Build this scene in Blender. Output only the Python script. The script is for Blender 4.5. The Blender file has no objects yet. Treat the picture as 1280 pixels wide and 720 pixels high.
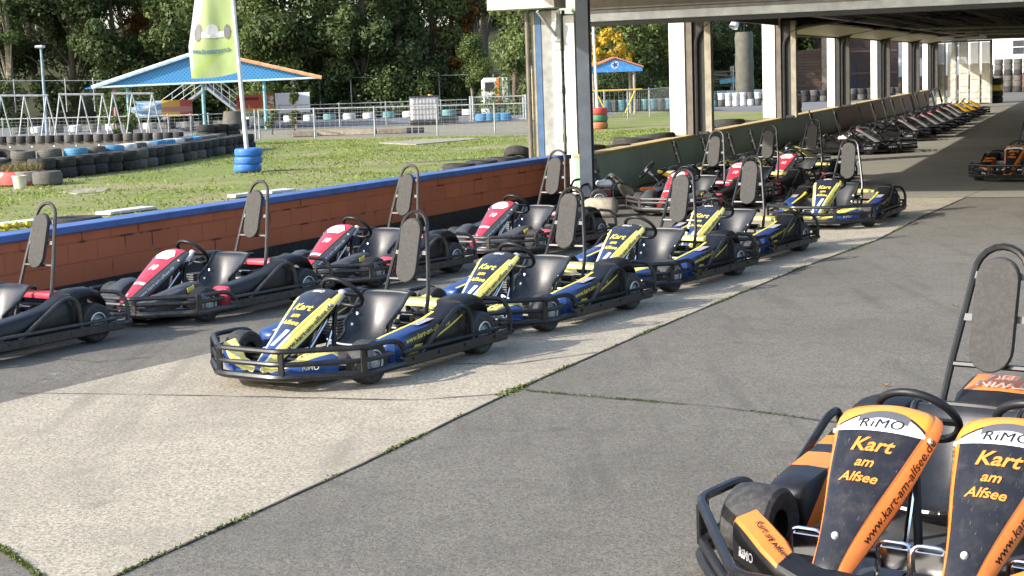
import bpy, bmesh, math, random
from mathutils import Vector, Matrix
R = math.radians
random.seed(7)
EXPOSURE = 1.35
S = bpy.context.scene
col = S.collection

# ------------------------------------------------------------------ camera
FPX, RHO, PITCH, CAMH = 2000.0, 0.035, math.atan(264.8/2000), 2.05
_f = Vector((0, math.cos(PITCH), -math.sin(PITCH)))
_r0 = Vector((1, 0, 0)); _u0 = Vector((0, math.sin(PITCH), math.cos(PITCH)))
_r = math.cos(RHO)*_r0 - math.sin(RHO)*_u0
_u = math.sin(RHO)*_r0 + math.cos(RHO)*_u0
CAM = Vector((0, 0, CAMH))
def gp(x, y, z=0.0):
    "point of the photograph -> place on the level plane at height z"
    d = _f + _r*((x-640)/FPX) + _u*((360-y)/FPX)
    return CAM + d*((z-CAMH)/d.z)
def dp(x, y, Y):
    "point of the photograph -> place at distance Y"
    d = _f + _r*((x-640)/FPX) + _u*((360-y)/FPX)
    return CAM + d*(Y/d.y)
cd = bpy.data.cameras.new('camera'); cam = bpy.data.objects.new('camera', cd); col.objects.link(cam)
cd.sensor_width = 36; cd.lens = FPX/1280*36; cd.clip_end = 3000; cd.clip_start = .05
m = Matrix((( _r.x, _u.x, -_f.x, 0), (_r.y, _u.y, -_f.y, 0), (_r.z, _u.z, -_f.z, CAMH), (0,0,0,1)))
cam.matrix_world = m
S.camera = cam

# ------------------------------------------------------------------ materials
MATS = {}
class NT:
    def __init__(s, name):
        s.m = bpy.data.materials.new(name); s.m.use_nodes = True
        s.t = s.m.node_tree; s.n = s.t.nodes; s.l = s.t.links
        s.b = s.n['Principled BSDF']
    def node(s, typ, **kw):
        n = s.n.new(typ)
        for k, v in kw.items(): setattr(n, k, v)
        return n
    def math(s, op, a, b=None, clamp=False):
        n = s.node('ShaderNodeMath', operation=op); n.use_clamp = clamp
        for i, v in enumerate((a, b)):
            if v is None: continue
            if isinstance(v, (int, float)): n.inputs[i].default_value = v
            else: s.l.new(v, n.inputs[i])
        return n.outputs[0]
    def mix(s, f, a, b):
        n = s.node('ShaderNodeMix', data_type='RGBA')
        for sock, v in ((n.inputs[0], f), (n.inputs[6], a), (n.inputs[7], b)):
            if isinstance(v, (int, float)): sock.default_value = v
            elif isinstance(v, tuple): sock.default_value = (*v[:3], 1)
            else: s.l.new(v, sock)
        return n.outputs[2]
    def noise(s, scale, detail=3, vec=None, rough=.55):
        n = s.node('ShaderNodeTexNoise'); n.inputs['Scale'].default_value = scale
        n.inputs['Detail'].default_value = detail; n.inputs['Roughness'].default_value = rough
        if vec is not None: s.l.new(vec, n.inputs['Vector'])
        return n.outputs[0]
    def coord(s, which='Object'):
        return s.node('ShaderNodeTexCoord').outputs[which]
    def xyz(s, which='Object'):
        n = s.node('ShaderNodeSeparateXYZ'); s.l.new(s.coord(which), n.inputs[0]); return n.outputs
    def gt(s, a, b, soft=.01):
        "soft step a > b"
        return s.math('GREATER_THAN', a, b)
    def ramp(s, f, lo, hi):
        n = s.node('ShaderNodeMapRange'); n.inputs[1].default_value = lo; n.inputs[2].default_value = hi
        s.l.new(f, n.inputs[0]); return n.outputs[0]
    def bump(s, h, strength=.3, dist=.02):
        n = s.node('ShaderNodeBump'); n.inputs['Strength'].default_value = strength; n.inputs['Distance'].default_value = dist
        s.l.new(h, n.inputs['Height']); s.l.new(n.outputs[0], s.b.inputs['Normal'])
    def base(s, c):
        if isinstance(c, tuple): s.b.inputs['Base Color'].default_value = (*c[:3], 1)
        else: s.l.new(c, s.b.inputs['Base Color'])
    def set(s, rough=.5, metal=0.0, spec=None, coat=0):
        s.b.inputs['Roughness'].default_value = rough; s.b.inputs['Metallic'].default_value = metal
        if spec is not None: s.b.inputs['Specular IOR Level'].default_value = spec
        if coat: s.b.inputs['Coat Weight'].default_value = coat
        return s.m

def pm(name, c, rough=.5, metal=0.0, var=.25, scale=6, bump=0, spec=None, dust=0, coat=0):
    "plain material with a little uneven colour and roughness"
    if name in MATS: return MATS[name]
    t = NT(name)
    nz = t.noise(scale, 4, t.coord())
    d = tuple(x*(1-var) for x in c); b = tuple(min(1, x*(1+var)) for x in c)
    cc = t.mix(t.ramp(nz, .3, .7), d, b)
    if dust:
        n2 = t.noise(scale*3.3, 6, t.coord(), .7)
        cc = t.mix(t.math('MULTIPLY', t.ramp(n2, .45, .8), dust), cc, (.22, .2, .17))
    t.base(cc); t.set(rough, metal, spec, coat)
    rr = t.ramp(nz, .2, .8)
    mr = t.math('MULTIPLY_ADD', rr, .16) ; mr.node.inputs[2].default_value = max(.03, rough-.08)
    t.l.new(mr, t.b.inputs['Roughness'])
    if bump: t.bump(t.noise(scale*8, 4, t.coord()), bump)
    MATS[name] = t.m
    return t.m

# ------------------------------------------------------------------ mesh builder
class MB:
    def __init__(s): s.v = []; s.f = []; s.mi = []; s.uv = {}
    def add(s, vs, fs, mi=0):
        o = len(s.v); s.v += [tuple(p) for p in vs]
        s.f += [tuple(i+o for i in f) for f in fs]; s.mi += [mi]*len(fs); return o
    def box(s, c, d, rot=None, mi=0, bev=0):
        x, y, z = d[0]/2, d[1]/2, d[2]/2
        if bev:
            b = min(bev, x*.9, y*.9, z*.9); vs = []; fs = []
            for sx in (-1, 1):
                for sy in (-1, 1):
                    for sz in (-1, 1):
                        vs += [Vector((sx*(x-b), sy*(y-b), sz*z)), Vector((sx*(x-b), sy*y, sz*(z-b))), Vector((sx*x, sy*(y-b), sz*(z-b)))]
            bm = bmesh.new()
            for p in vs: bm.verts.new(p)
            bmesh.ops.convex_hull(bm, input=bm.verts); bm.verts.index_update()
            vs = [v.co.copy() for v in bm.verts]; fs = [[v.index for v in f.verts] for f in bm.faces]; bm.free()
        else:
            vs = [Vector((sx*x, sy*y, sz*z)) for sx in (-1, 1) for sy in (-1, 1) for sz in (-1, 1)]
            fs = [(0,1,3,2), (4,6,7,5), (0,4,5,1), (2,3,7,6), (0,2,6,4), (1,5,7,3)]
        if rot is not None: vs = [rot @ v for v in vs]
        c = Vector(c); s.add([v+c for v in vs], fs, mi)
    def ring(s, c, ax, r, n, ph=0):
        ax = ax.normalized(); a = ax.orthogonal().normalized(); b = ax.cross(a)
        return [c + a*(r*math.cos(2*math.pi*i/n+ph)) + b*(r*math.sin(2*math.pi*i/n+ph)) for i in range(n)]
    def tube(s, pts, r, n=8, closed=False, mi=0, caps=True, sq=None):
        pts = [Vector(p) for p in pts]; N = len(pts); rs = r if isinstance(r, (list, tuple)) else [r]*N
        vs = []; ref = None
        for i, p in enumerate(pts):
            if closed: d = (pts[(i+1) % N]-pts[i-1])
            else: d = pts[min(i+1, N-1)]-pts[max(i-1, 0)]
            d.normalize()
            if ref is None: ref = d.orthogonal().normalized()
            a = (ref - d*ref.dot(d))
            a = a.normalized() if a.length > 1e-5 else d.orthogonal().normalized()
            ref = a; b = d.cross(a)
            for k in range(n):
                t = 2*math.pi*k/n; vs.append(p + a*(rs[i]*math.cos(t)) + b*(rs[i]*math.sin(t)))
        fs = []
        for i in range(N if closed else N-1):
            j = (i+1) % N
            for k in range(n):
                k2 = (k+1) % n; fs.append((i*n+k, i*n+k2, j*n+k2, j*n+k))
        if caps and not closed: fs += [tuple(range(n-1, -1, -1)), tuple((N-1)*n+k for k in range(n))]
        s.add(vs, fs, mi)
    def cyl(s, a, b, r, n=16, mi=0, r2=None): s.tube([a, b], [r, r if r2 is None else r2], n, mi=mi)
    def lathe(s, prof, c, ax, n=24, mi=0, closed=False):
        "profile of (radius, along axis)"
        ax = Vector(ax).normalized(); c = Vector(c); a = ax.orthogonal().normalized(); b = ax.cross(a)
        vs = []; N = len(prof)
        for (r, h) in prof:
            for k in range(n):
                t = 2*math.pi*k/n; vs.append(c + ax*h + a*(r*math.cos(t)) + b*(r*math.sin(t)))
        fs = []
        for i in range(N if closed else N-1):
            j = (i+1) % N
            for k in range(n):
                k2 = (k+1) % n; fs.append((i*n+k, i*n+k2, j*n+k2, j*n+k))
        s.add(vs, fs, mi)
    def loft(s, secs, mi=0, caps=True, closed=True, mifn=None):
        n = len(secs[0]); vs = [p for q in secs for p in q]; fs = []; ms = []
        for i in range(len(secs)-1):
            for k in range(n if closed else n-1):
                k2 = (k+1) % n; fs.append((i*n+k, i*n+k2, (i+1)*n+k2, (i+1)*n+k)); ms.append(mifn(i, k) if mifn else mi)
        if caps and closed:
            fs += [tuple(range(n-1, -1, -1)), tuple((len(secs)-1)*n+k for k in range(n))]; ms += [mi, mi]
        o = s.add(vs, fs, mi); s.mi[-len(fs):] = ms
    def sheet(s, poly, z=None, mi=0):
        s.add([Vector((p[0], p[1], z if z is not None else p[2])) for p in poly], [tuple(range(len(poly)))], mi)
    def build(s, name, mats, parent=None, smooth=35, uv=None):
        me = bpy.data.meshes.new(name); me.from_pydata(s.v, [], s.f)
        if not isinstance(mats, (list, tuple)): mats = [mats]
        for q in mats: me.materials.append(q)
        if len(mats) > 1: me.polygons.foreach_set('material_index', s.mi)
        if uv:
            ul = me.uv_layers.new(name='UVMap'); buf = []
            for l in me.loops: buf += list(uv(me.vertices[l.vertex_index].co, l.vertex_index))
            ul.data.foreach_set('uv', buf)
        if smooth:
            me.shade_smooth(); me.set_sharp_from_angle(angle=R(smooth))
        me.update()
        o = bpy.data.objects.new(name, me); col.objects.link(o)
        if parent is not None: o.parent = parent
        return o

def fixn(o):
    bm = bmesh.new(); bm.from_mesh(o.data); bmesh.ops.recalc_face_normals(bm, faces=bm.faces); bm.to_mesh(o.data); bm.free(); return o

def tag(o, label=None, cat=None, group=None, kind=None):
    if label: o['label'] = label
    if cat: o['category'] = cat
    if group: o['group'] = group
    if kind: o['kind'] = kind
    return o
def thing(name, label, cat, loc=(0,0,0), rz=0, group=None):
    o = bpy.data.objects.new(name, None); col.objects.link(o); o.empty_display_size = .2
    o.location = loc; o.rotation_euler = (0, 0, rz); return tag(o, label, cat, group)
KIDS = {}
def kids(o):
    return [c for c in o.children]
def dup(root, loc, rz=None, label=None, group=None, scale=None):
    r = root.copy(); col.objects.link(r); r.location = loc
    if rz is not None: r.rotation_euler = (0, 0, rz)
    if scale is not None: r.scale = (scale,)*3 if isinstance(scale, (int, float)) else scale
    if label: r['label'] = label
    if group: r['group'] = group
    for c in kids(root):
        d = c.copy(); col.objects.link(d); d.parent = r
        for g in kids(c):
            e = g.copy(); col.objects.link(e); e.parent = d
    return r

_tc = {}
def text_geo(txt, size=1.0, bold=.012, shear=0.0, space=1.0):
    key = (txt, bold, shear, space)
    if key not in _tc:
        cu = bpy.data.curves.new('letters', 'FONT'); cu.body = txt; cu.align_x = 'CENTER'; cu.align_y = 'CENTER'
        cu.offset = bold; cu.shear = shear; cu.resolution_u = 3; cu.space_character = space
        o = bpy.data.objects.new('letters', cu); col.objects.link(o)
        bpy.context.view_layer.update()
        me = bpy.data.meshes.new_from_object(o.evaluated_get(bpy.context.evaluated_depsgraph_get()))
        _tc[key] = ([v.co.copy() for v in me.vertices], [tuple(p.vertices) for p in me.polygons])
        bpy.data.objects.remove(o); bpy.data.curves.remove(cu); bpy.data.meshes.remove(me)
    vs, fs = _tc[key]
    return [(v.x*size, v.y*size) for v in vs], fs
def put_text(mb, txt, size, fn, mi=0, **kw):
    vs, fs = text_geo(txt, size, **kw)
    mb.add([fn(x, y) for x, y in vs], fs, mi)

def smooth_path(pts, k=4, closed=False):
    "rounds the corners of a path (Catmull-Rom)"
    P = [Vector(p) for p in pts]; N = len(P); out = []
    for i in range(N if closed else N-1):
        p0 = P[i-1] if (closed or i > 0) else P[0]; p1 = P[i]; p2 = P[(i+1) % N]; p3 = P[(i+2) % N] if (closed or i+2 < N) else P[-1]
        for j in range(k):
            t = j/k
            out.append(.5*((2*p1)+(p2-p0)*t+(2*p0-5*p1+4*p2-p3)*t*t+(3*p1-p0-3*p2+p3)*t**3))
    if not closed: out.append(P[-1])
    return out
def round_path(pts, r=.06, k=4):
    "polyline with rounded corners"
    P = [Vector(p) for p in pts]; out = [P[0]]
    for i in range(1, len(P)-1):
        a = (P[i-1]-P[i]); b = (P[i+1]-P[i]); q = min(r, a.length*.45, b.length*.45)
        A = P[i]+a.normalized()*q; B = P[i]+b.normalized()*q
        for j in range(k+1):
            t = j/k; out.append(A*(1-t)**2+P[i]*2*t*(1-t)+B*t*t)
    out.append(P[-1]); return out
# ------------------------------------------------------------------ kart materials
BLK = pm('black_plastic', (.010, .010, .011), .42, dust=.05, scale=5, spec=.35)
BLKG = pm('black_tube', (.011, .011, .012), .3, dust=.06, scale=9, spec=.4)
BRNT = pm('worn_tube', (.035, .03, .026), .42, dust=.3, scale=9)
GREYB = pm('charcoal_plastic', (.06, .064, .07), .45, dust=.15, scale=5)
RUB = pm('tyre_rubber', (.026, .026, .027), .72, dust=.3, scale=12)
RIM = pm('rim_metal', (.62, .62, .62), .35, .35, dust=.15)
CHR = pm('chrome', (.75, .75, .76), .12, 1.0, var=.05)
STEEL = pm('galvanised_steel', (.52, .53, .54), .42, .6)
BRK = pm('bracket_steel', (.10, .10, .105), .55)
SEAT = pm('seat_shell', (.02, .021, .023), .26, spec=.6, dust=.06, scale=4)
SEATB = pm('seat_beige', (.24, .22, .16), .45)
PAD = pm('head_pad_foam', (.040, .038, .035), .8, var=.25, scale=14, dust=.18, bump=.25)
YEL = pm('kart_yellow', (.64, .56, .15), .32, var=.08, dust=.08)
BLU = pm('kart_blue', (.018, .065, .25), .3, var=.15, dust=.08)
REDP = pm('kart_red', (.50, .035, .06), .3, var=.1, dust=.1)
ORG = pm('kart_orange', (.72, .2, .035), .34, var=.1, dust=.16, scale=9)
WHT = pm('kart_white', (.72, .72, .70), .35, var=.06, dust=.1)
NAVY = pm('kart_navy', (.02, .026, .05), .28, var=.1)
GYEL = pm('far_yellow', (.72, .42, .03), .35, var=.08)
ENG = pm('engine_alloy', (.2, .2, .2), .45, .7, dust=.2)
REDE = pm('engine_red', (.45, .03, .025), .4, dust=.1)
LETY = pm('lettering_yellow', (.75, .6, .1), .4, var=.03)
LETO = pm('lettering_orange', (.78, .25, .04), .4, var=.03)
LETW = pm('lettering_white', (.75, .75, .74), .4, var=.03)
LETK = pm('lettering_black', (.012, .012, .013), .4, var=.03)

def nose_mat(kind):
    t = NT('nose_'+kind)
    uv = t.xyz('UV')
    um = t.node('ShaderNodeMath', operation='MULTIPLY_ADD'); t.l.new(uv[0], um.inputs[0]); um.inputs[1].default_value = 2; um.inputs[2].default_value = -1
    us = um.outputs[0]; u = t.math('ABSOLUTE', us); v = uv[1]
    if kind == 'blue':
        c = t.mix(t.ramp(v, .45, .75), (.016, .02, .04), (.022, .06, .21))
        edge = t.math('SUBTRACT', .92, t.math('MULTIPLY', t.math('MINIMUM', v, .75), .36))
        c = t.mix(t.gt(u, edge), c, (.73, .64, .14))
        # white flash along the kart's right border
        f = t.math('MULTIPLY', t.gt(t.math('MULTIPLY', us, -1), t.math('ADD', edge, -.02)), t.gt(v, .42))
        c = t.mix(f, c, (.72, .72, .68))
        c = t.mix(t.math('MULTIPLY', t.gt(v, .6), t.gt(u, edge)), c, (.70, .66, .42))
        c = t.mix(t.math('LESS_THAN', v, .15), c, (.02, .021, .024))
    elif kind == 'red':
        c = t.mix(t.gt(u, t.math('SUBTRACT', .86, t.math('MULTIPLY', v, .1))), (.52, .03, .055), (.04, .042, .047))
        c = t.mix(t.math('LESS_THAN', v, .03), c, (.04, .042, .047))
        band = t.math('MULTIPLY', t.gt(v, .60), t.math('LESS_THAN', v, .635))
        c = t.mix(t.math('MULTIPLY', band, t.math('LESS_THAN', u, .8)), c, (.7, .6, .6))
    elif kind == 'orange':
        c = t.mix(t.gt(u, .945), (.012, .012, .015), (.78, .2, .03))
        uu = t.math('MULTIPLY', t.math('MULTIPLY', us, us), .10)
        vv = t.math('SUBTRACT', v, uu)
        white = t.math('MULTIPLY', t.gt(vv, .085), t.math('LESS_THAN', v, .215))
        c = t.mix(t.math('LESS_THAN', vv, .085), c, (.85, .3, .03))
        c = t.mix(t.math('MULTIPLY', white, t.gt(vv, .10)), c, (.76, .76, .78))
        lens = t.math('MULTIPLY', white, t.math('LESS_THAN', vv, .135))
        lens = t.math('MULTIPLY', lens, t.math('LESS_THAN', u, .55))
        c = t.mix(lens, c, (.10, .10, .11))
    elif kind == 'silver':
        c = t.mix(t.gt(u, .6), (.55, .55, .57), (.02, .02, .022))
        c = t.mix(t.math('LESS_THAN', v, .2), c, (.42, .02, .02))
    else:
        c = t.mix(t.math('LESS_THAN', v, .08), (.8, .42, .03), (.1, .02, .02))
    n = t.noise(14, 6, t.coord(), .7)
    c = t.mix(t.math('MULTIPLY', t.ramp(n, .48, .8), .18), c, (.2, .18, .15))
    mp = t.node('ShaderNodeMapping'); mp.inputs['Scale'].default_value = (9, 60, 14); mp.inputs['Rotation'].default_value = (0, .3, .5); t.l.new(t.coord(), mp.inputs[0]); sc_ = t.noise(3, 3, mp.outputs[0], .6)
    c = t.mix(t.math('MULTIPLY', t.ramp(sc_, .66, .72), .35), c, (.33, .32, .30))
    t.base(c); t.set(.33, coat=.2); return t.m
NOSE = {k: nose_mat(k) for k in ('blue', 'red', 'orange', 'silver', 'yellow')}

def pod_mat(kind):
    t = NT('side_pod_'+kind); p = t.xyz()
    x, z = p[0], p[2]
    s = t.math('ADD', x, t.math('MULTIPLY', z, 1.1))
    if kind == 'blue':
        c = t.mix(t.ramp(x, .10, .24), (.010, .010, .011), (.018, .055, .19))
        st = t.math('MULTIPLY', t.gt(s, .22), t.math('LESS_THAN', s, .31))
        c = t.mix(t.math('MULTIPLY', st, t.math('LESS_THAN', z, .20)), c, (.66, .54, .06))
        thin = t.math('SUBTRACT', z, t.math('MULTIPLY', x, -.32))
        st2 = t.math('MULTIPLY', t.math('MULTIPLY', t.gt(thin, .165), t.math('LESS_THAN', thin, .178)), t.math('LESS_THAN', x, -.1))
        c = t.mix(st2, c, (.66, .54, .06))
        # the yellow upper edge
        g = t.math('ADD', z, t.math('MULTIPLY', x, .2))
        top_ = t.gt(t.math('ADD', z, t.math('MULTIPLY', x, .117)), .301); ay = t.math('ABSOLUTE', p[1]); c = t.mix(t.math('MULTIPLY', top_, t.gt(x, -.1)), c, (.02, .05, .17)); c = t.mix(t.math('MULTIPLY', t.math('MULTIPLY', top_, t.math('LESS_THAN', ay, .50)), t.gt(x, -.35)), c, (.7, .58, .08))
    elif kind == 'red':
        c = t.mix(t.gt(x, .26), (.010, .010, .011), (.55, .06, .09))
    elif kind == 'orange':
        c = t.mix(t.math('MULTIPLY', t.gt(s, .28), t.math('LESS_THAN', s, .42)), (.013, .013, .015), (.74, .2, .035))
        c = t.mix(t.math('MULTIPLY', t.gt(s, .12), t.math('LESS_THAN', s, .2)), c, (.74, .2, .035))
    else:
        c = t.mix(t.gt(x, .3), (.013, .013, .014), (.03, .03, .03))
    n = t.noise(12, 6, t.coord(), .7)
    c = t.mix(t.math('MULTIPLY', t.ramp(n, .5, .85), .06), c, (.2, .18, .15))
    t.base(c); t.set(.38, spec=.4); return t.m
POD = {k: pod_mat(k) for k in ('blue', 'red', 'orange', 'silver')}
POD['yellow'] = POD['silver']

# ------------------------------------------------------------------ kart
NP = [(.285,.597,.105,.012), (.315,.601,.15,.03), (.39,.572,.165,.05), (.49,.50,.145,.075), (.60,.415,.118,.092), (.71,.325,.086,.095), (.815,.237,.060,.08), (.895,.165,.046,.055), (.92,.125,.042,.03)]
def _nose_len():
    L = [0]
    for a, b in zip(NP, NP[1:]): L.append(L[-1]+math.hypot(a[0]-b[0], a[1]-b[1]))
    return L
NL = _nose_len(); NTOT = NL[-1]
NW, NK, NO, NZ, ND = 1.0, 1.0, 0.0, 0.0, 1.0
def nose_at(u, v, lift=0.0, y0=0.0):
    s = max(0, min(1, v))*NTOT
    i = 0
    while i < len(NL)-2 and s > NL[i+1]: i += 1
    t = (s-NL[i])/(NL[i+1]-NL[i])
    a, b = NP[i], NP[i+1]
    p0 = NP[i-1] if i else a; p3 = NP[i+2] if i+2 < len(NP) else b
    def cr(k): return .5*((2*a[k])+(b[k]-p0[k])*t+(2*p0[k]-5*a[k]+4*b[k]-p3[k])*t*t+(3*a[k]-p0[k]-3*b[k]+p3[k])*t**3)
    x, z, hw = .285+(cr(0)-.285)*NK-NO, cr(1)-NZ*(1-s/NTOT), cr(2)*NW
    dx, dz = (b[0]-a[0])*NK, b[1]-a[1]; L = math.hypot(dx, dz); n = Vector((-dz/L, 0, dx/L))
    c = .022*(1-u*u)*min(1, hw/.1)
    return Vector((x, y0+u*hw, z)) + n*(c+lift), hw, cr(3)*ND

def kart(kind, lanes=(0.0,), hw=.70, name='go_kart', label='', cat='go-kart', hp=.76, pl=.48, top=1.045, bare=False, bar=True, tubem=None, rearplate=None):
    global NW, NK, NO, NZ, ND
    NW, NK, NO, NZ, ND = (1.1, 1.0, 0, 0, .85) if len(lanes) > 1 else (.95, 1.2, .035, .03, .85)
    root = thing(name, label, cat)
    T = tubem or BLKG
    ex = hw-.70            # extra half width of a two-seater
    W = hw
    # front bumper: three tubes across the nose, cut corners, up-rights
    fx = 1.09 if ex <= 0 else 1.22; ch = .38 if ex <= 0 else .5; iw = W-.42
    mb = MB()
    def fb(z, r, inset, back, n=8):
        pts = [(back, W-inset, z), (fx-ch, W-inset, z), (fx-inset*.5, iw, z), (fx-inset*.5, -iw, z), (fx-ch, -W+inset, z), (back, -W+inset, z)]
        mb.tube(round_path(pts, .12), r, n)
    hi = .285 if kind != 'red' else .25; hf = hi if ex <= 0 else .19; lo_ = 0 if ex <= 0 else .045
    pts = [(.24, W, .13), (.33, W, hi-.02), (.44, W, hi), (fx-ch, W, hi), (fx, iw, hf), (fx, -iw, hf), (fx-ch, -W, hi), (.44, -W, hi), (.33, -W, hi-.02), (.24, -W, .13)]
    mb.tube(round_path(pts, .07), .020, 8)
    fb(.195-lo_*1.4, .018, -.005, .42); fb(.105-lo_*.6, .027, -.012, .3)
    for y in (-iw, iw): mb.box((fx-.012, y, .19-lo_*1.2), (.02, .05, .16-lo_*.8), bev=.005)
    for sy in (-1, 1):
        mb.box((fx-ch, sy*(W-.008), .19), (.06, .02, .16), bev=.005)
        mb.tube([(fx, sy*.1, .115), (.75, sy*.1, .09)], .016, 6)
    bump_ = mb.build('front_bumper', T, root)
    for sy in (-1, 1):
        mb = MB(); mb.box((fx-ch-.05, sy*(W+.010), .24), (.06, .014, .04), bev=.004); mb.build('reflector', BRK, bump_)
    # side rails with the diagonal guard
    for sy in (-1, 1):
        mb = MB()
        mb.box((-.33, sy*W, .115), (1.30, .045, .075), bev=.01)
        mb.tube([(.3, sy*(W+.012), .185), (-.96, sy*(W+.012), .18)], .015, 6)
        mb.tube(round_path([(.10, sy*W, .14), (-.36, sy*(W-.015), .395), (-.45, sy*(W-.015), .41), (-.52, sy*W, .35), (-.535, sy*W, .14)], .07), .018, 8)
        mb.tube(round_path([(-.88, sy*(W-.14), .40), (-1.0, sy*(W-.04), .38), (-1.04, sy*W, .28), (-1.03, sy*W, .13)], .09), .018, 8)
        for x in (.2, -.1, -.42, -.8): mb.cyl((x, sy*(W+.02), .125), (x, sy*(W+.03), .125), .014, 8)
        mb.build('side_rail', T, root)
    mb = MB()
    for z, r in ((.125, .026), (.2, .015)):
        mb.tube(round_path([(-.9, W, z), (-1.07, W, z), (-1.10, W-.1, z), (-1.10, -W+.1, z), (-1.07, -W, z), (-.9, -W, z)], .08), r, 8)
    for y in (-.3, .3): mb.tube([(-1.10, y, .12), (-.85, y, .12)], .016, 6)
    mb.build('rear_bumper', T, root)
    # frame and floor
    mb = MB(); mb.box((.3, 0, .055), (1.3, .62+2*ex, .012), bev=.004)
    mb.build('floor_pan', ENG, root)
    mb = MB()
    for sy in (-1, 1):
        mb.tube(round_path([(.95, sy*.2, .075), (.5, sy*(.3+ex), .075), (-.2, sy*(.36+ex), .08), (-.85, sy*(.3+ex), .1)], .1), .017, 8)
    mb.tube([(.56, -W+.2, .12), (.56, W-.2, .12)], .014, 6); mb.tube([(-.74, -W+.05, .145), (-.74, W-.05, .145)], .018, 8)
    mb.build('chassis', T, root)
    # wheels
    for (x, w, rr) in ((.535, .15+.05*(ex > 0), .15+.008*(ex > 0)), (-.74, .2, .160)):
        for sy in (-1, 1):
            yc = sy*(W-(.028 if x < 0 else .055)-w/2); mb = MB(); h = w/2
            mb.lathe([(.068, -h*.86), (.085, -h*.98), (rr-.022, -h), (rr-.006, -h*.86), (rr, -h*.6), (rr+.001, 0), (rr, h*.6), (rr-.006, h*.86), (rr-.022, h), (.085, h*.98), (.068, h*.86)], (x, yc, rr), (0, 1, 0), 28)
            wh = mb.build('wheel', RUB, root)
            mb = MB(); o = sy
            mb.lathe([(.078, -h*.9), (.076, o*0), (.088, o*h*1.02), (.080, o*h*1.05), (.068, o*h*.62), (.045, o*h*.55), (.038, o*h*.9), (.0, o*h*.92)], (x, yc, rr), (0, 1, 0), 24)
            for k in range(5):
                a = 2*math.pi*k/5; mb.cyl((x+.045*math.cos(a), yc+o*h*.5, rr+.045*math.sin(a)), (x+.045*math.cos(a), yc+o*h*.62, rr+.045*math.sin(a)), .006, 6)
            mb.cyl((x, yc-o*h*.45, rr), (x, yc-o*h*.40, rr), .079, 20, mi=1)
            mb.build('rim', [RIM, BLK], wh)
    for y0 in lanes:
        # seat: one bent shell
        prof = smooth_path([(.06, 0, .15), (-.05, 0, .105), (-.17, 0, .105), (-.265, 0, .145), (-.325, 0, .225), (-.375, 0, .325), (-.42, 0, .415), (-.45, 0, .462), (-.485, 0, .475)], 3)
        N = len(prof); M = 14; g = []
        for i, p in enumerate(prof):
            s = i/(N-1); a = prof[min(i+1, N-1)]-prof[max(i-1, 0)]; a.normalize(); n = Vector((a.z, 0, -a.x))
            if n.x < 0 and s > .5: n = -n
            if s <= .5 and n.z < 0: n = -n
            hwid = .185+.045*s; wing = .03+.13*math.exp(-((s-.42)/.22)**2)-.05*max(0, s-.85)/.15
            row = []
            for j in range(M+1):
                t = -1+2*j/M; row.append(Vector((0, y0+t*hwid, 0))+p+n*(wing*abs(t)**2.8))
            g.append(row)
        th = .012
        mb = MB(); vs = [q for row in g for q in row]
        back = []
        for i in range(N):
            for j in range(M+1):
                d1 = g[min(i+1, N-1)][j]-g[max(i-1, 0)][j]; d2 = g[i][min(j+1, M)]-g[i][max(j-1, 0)]
                nn = d1.cross(d2).normalized(); back.append(g[i][j]+nn*th*(1 if nn.x < 0 or (abs(nn.x) < .3 and nn.z < 0) else -1))
        fs = []; K = M+1; O = N*K
        for i in range(N-1):
            for j in range(M):
                a, b, c, d = i*K+j, i*K+j+1, (i+1)*K+j+1, (i+1)*K+j
                fs += [(a, b, c, d), (O+d, O+c, O+b, O+a)]
        for i in range(N-1): fs += [(i*K, (i+1)*K, O+(i+1)*K, O+i*K), (i*K+M, O+i*K+M, O+(i+1)*K+M, (i+1)*K+M)]
        for j in range(M): fs += [(j, O+j, O+j+1, j+1), ((N-1)*K+j, (N-1)*K+j+1, O+(N-1)*K+j+1, O+(N-1)*K+j)]
        mb.add(vs+back, fs)
        mb.tube([g[i][0] for i in range(N)]+[g[N-1][j] for j in range(1, M)]+[g[i][M] for i in range(N-1, -1, -1)], .013, 6)
        st = fixn(mb.build('seat', SEATB if bare and bar else SEAT, root, 50))
        mb = MB()
        for (i, j) in ((11, 1), (14, 1), (11, M-1), (14, M-1)):
            q = g[i][j]; mb.lathe([(0, .012), (.012, .01), (.016, 0)], q, (1, 0, .3), 10)
        mb.build('seat_bolt', RIM, st)
        # steering
        sc = Vector((.075, y0, .535)); ax = Vector((-.74, 0, .67)).normalized()
        a = Vector((0, 1, 0)); b = ax.cross(a); mb = MB(); rw = .158
        pts = []
        for k in range(36):
            t = 2*math.pi*k/36; flat = 1-.12*max(0, -math.cos(t))**4
            up = b if b.z > 0 else -b
            pts.append(sc + a*(rw*math.sin(t)) + up*(rw*math.cos(t)*flat))
        mb.tube(pts, .0165, 10, closed=True)
        up = b if b.z > 0 else -b
        for t in (90, 270, 180):
            d = a*math.sin(R(t))+up*math.cos(R(t)); mb.box(sc+d*(rw*.5)-ax*.01, (.03 if t == 180 else rw, .012, .03), rot=Matrix((d, ax, d.cross(ax))).transposed() if t != 180 else Matrix((d.cross(ax), ax, -d)).transposed())
        sw = mb.build('steering_wheel', BLK, root, 50)
        mb = MB(); mb.lathe([(0, .012), (.03, .012), (.036, 0), (.028, -.03), (.02, -.07), (.02, -.11)], sc, ax, 18); mb.build('hub', RIM, sw)
        mb = MB(); mb.tube([sc-ax*.05, (.50, y0, .16)], .013, 8); mb.tube([(.22, y0+.05, .40), (.46, y0+.10, .09)], .011, 6); mb.build('steering_column', CHR, root)
        mb = MB()
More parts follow.
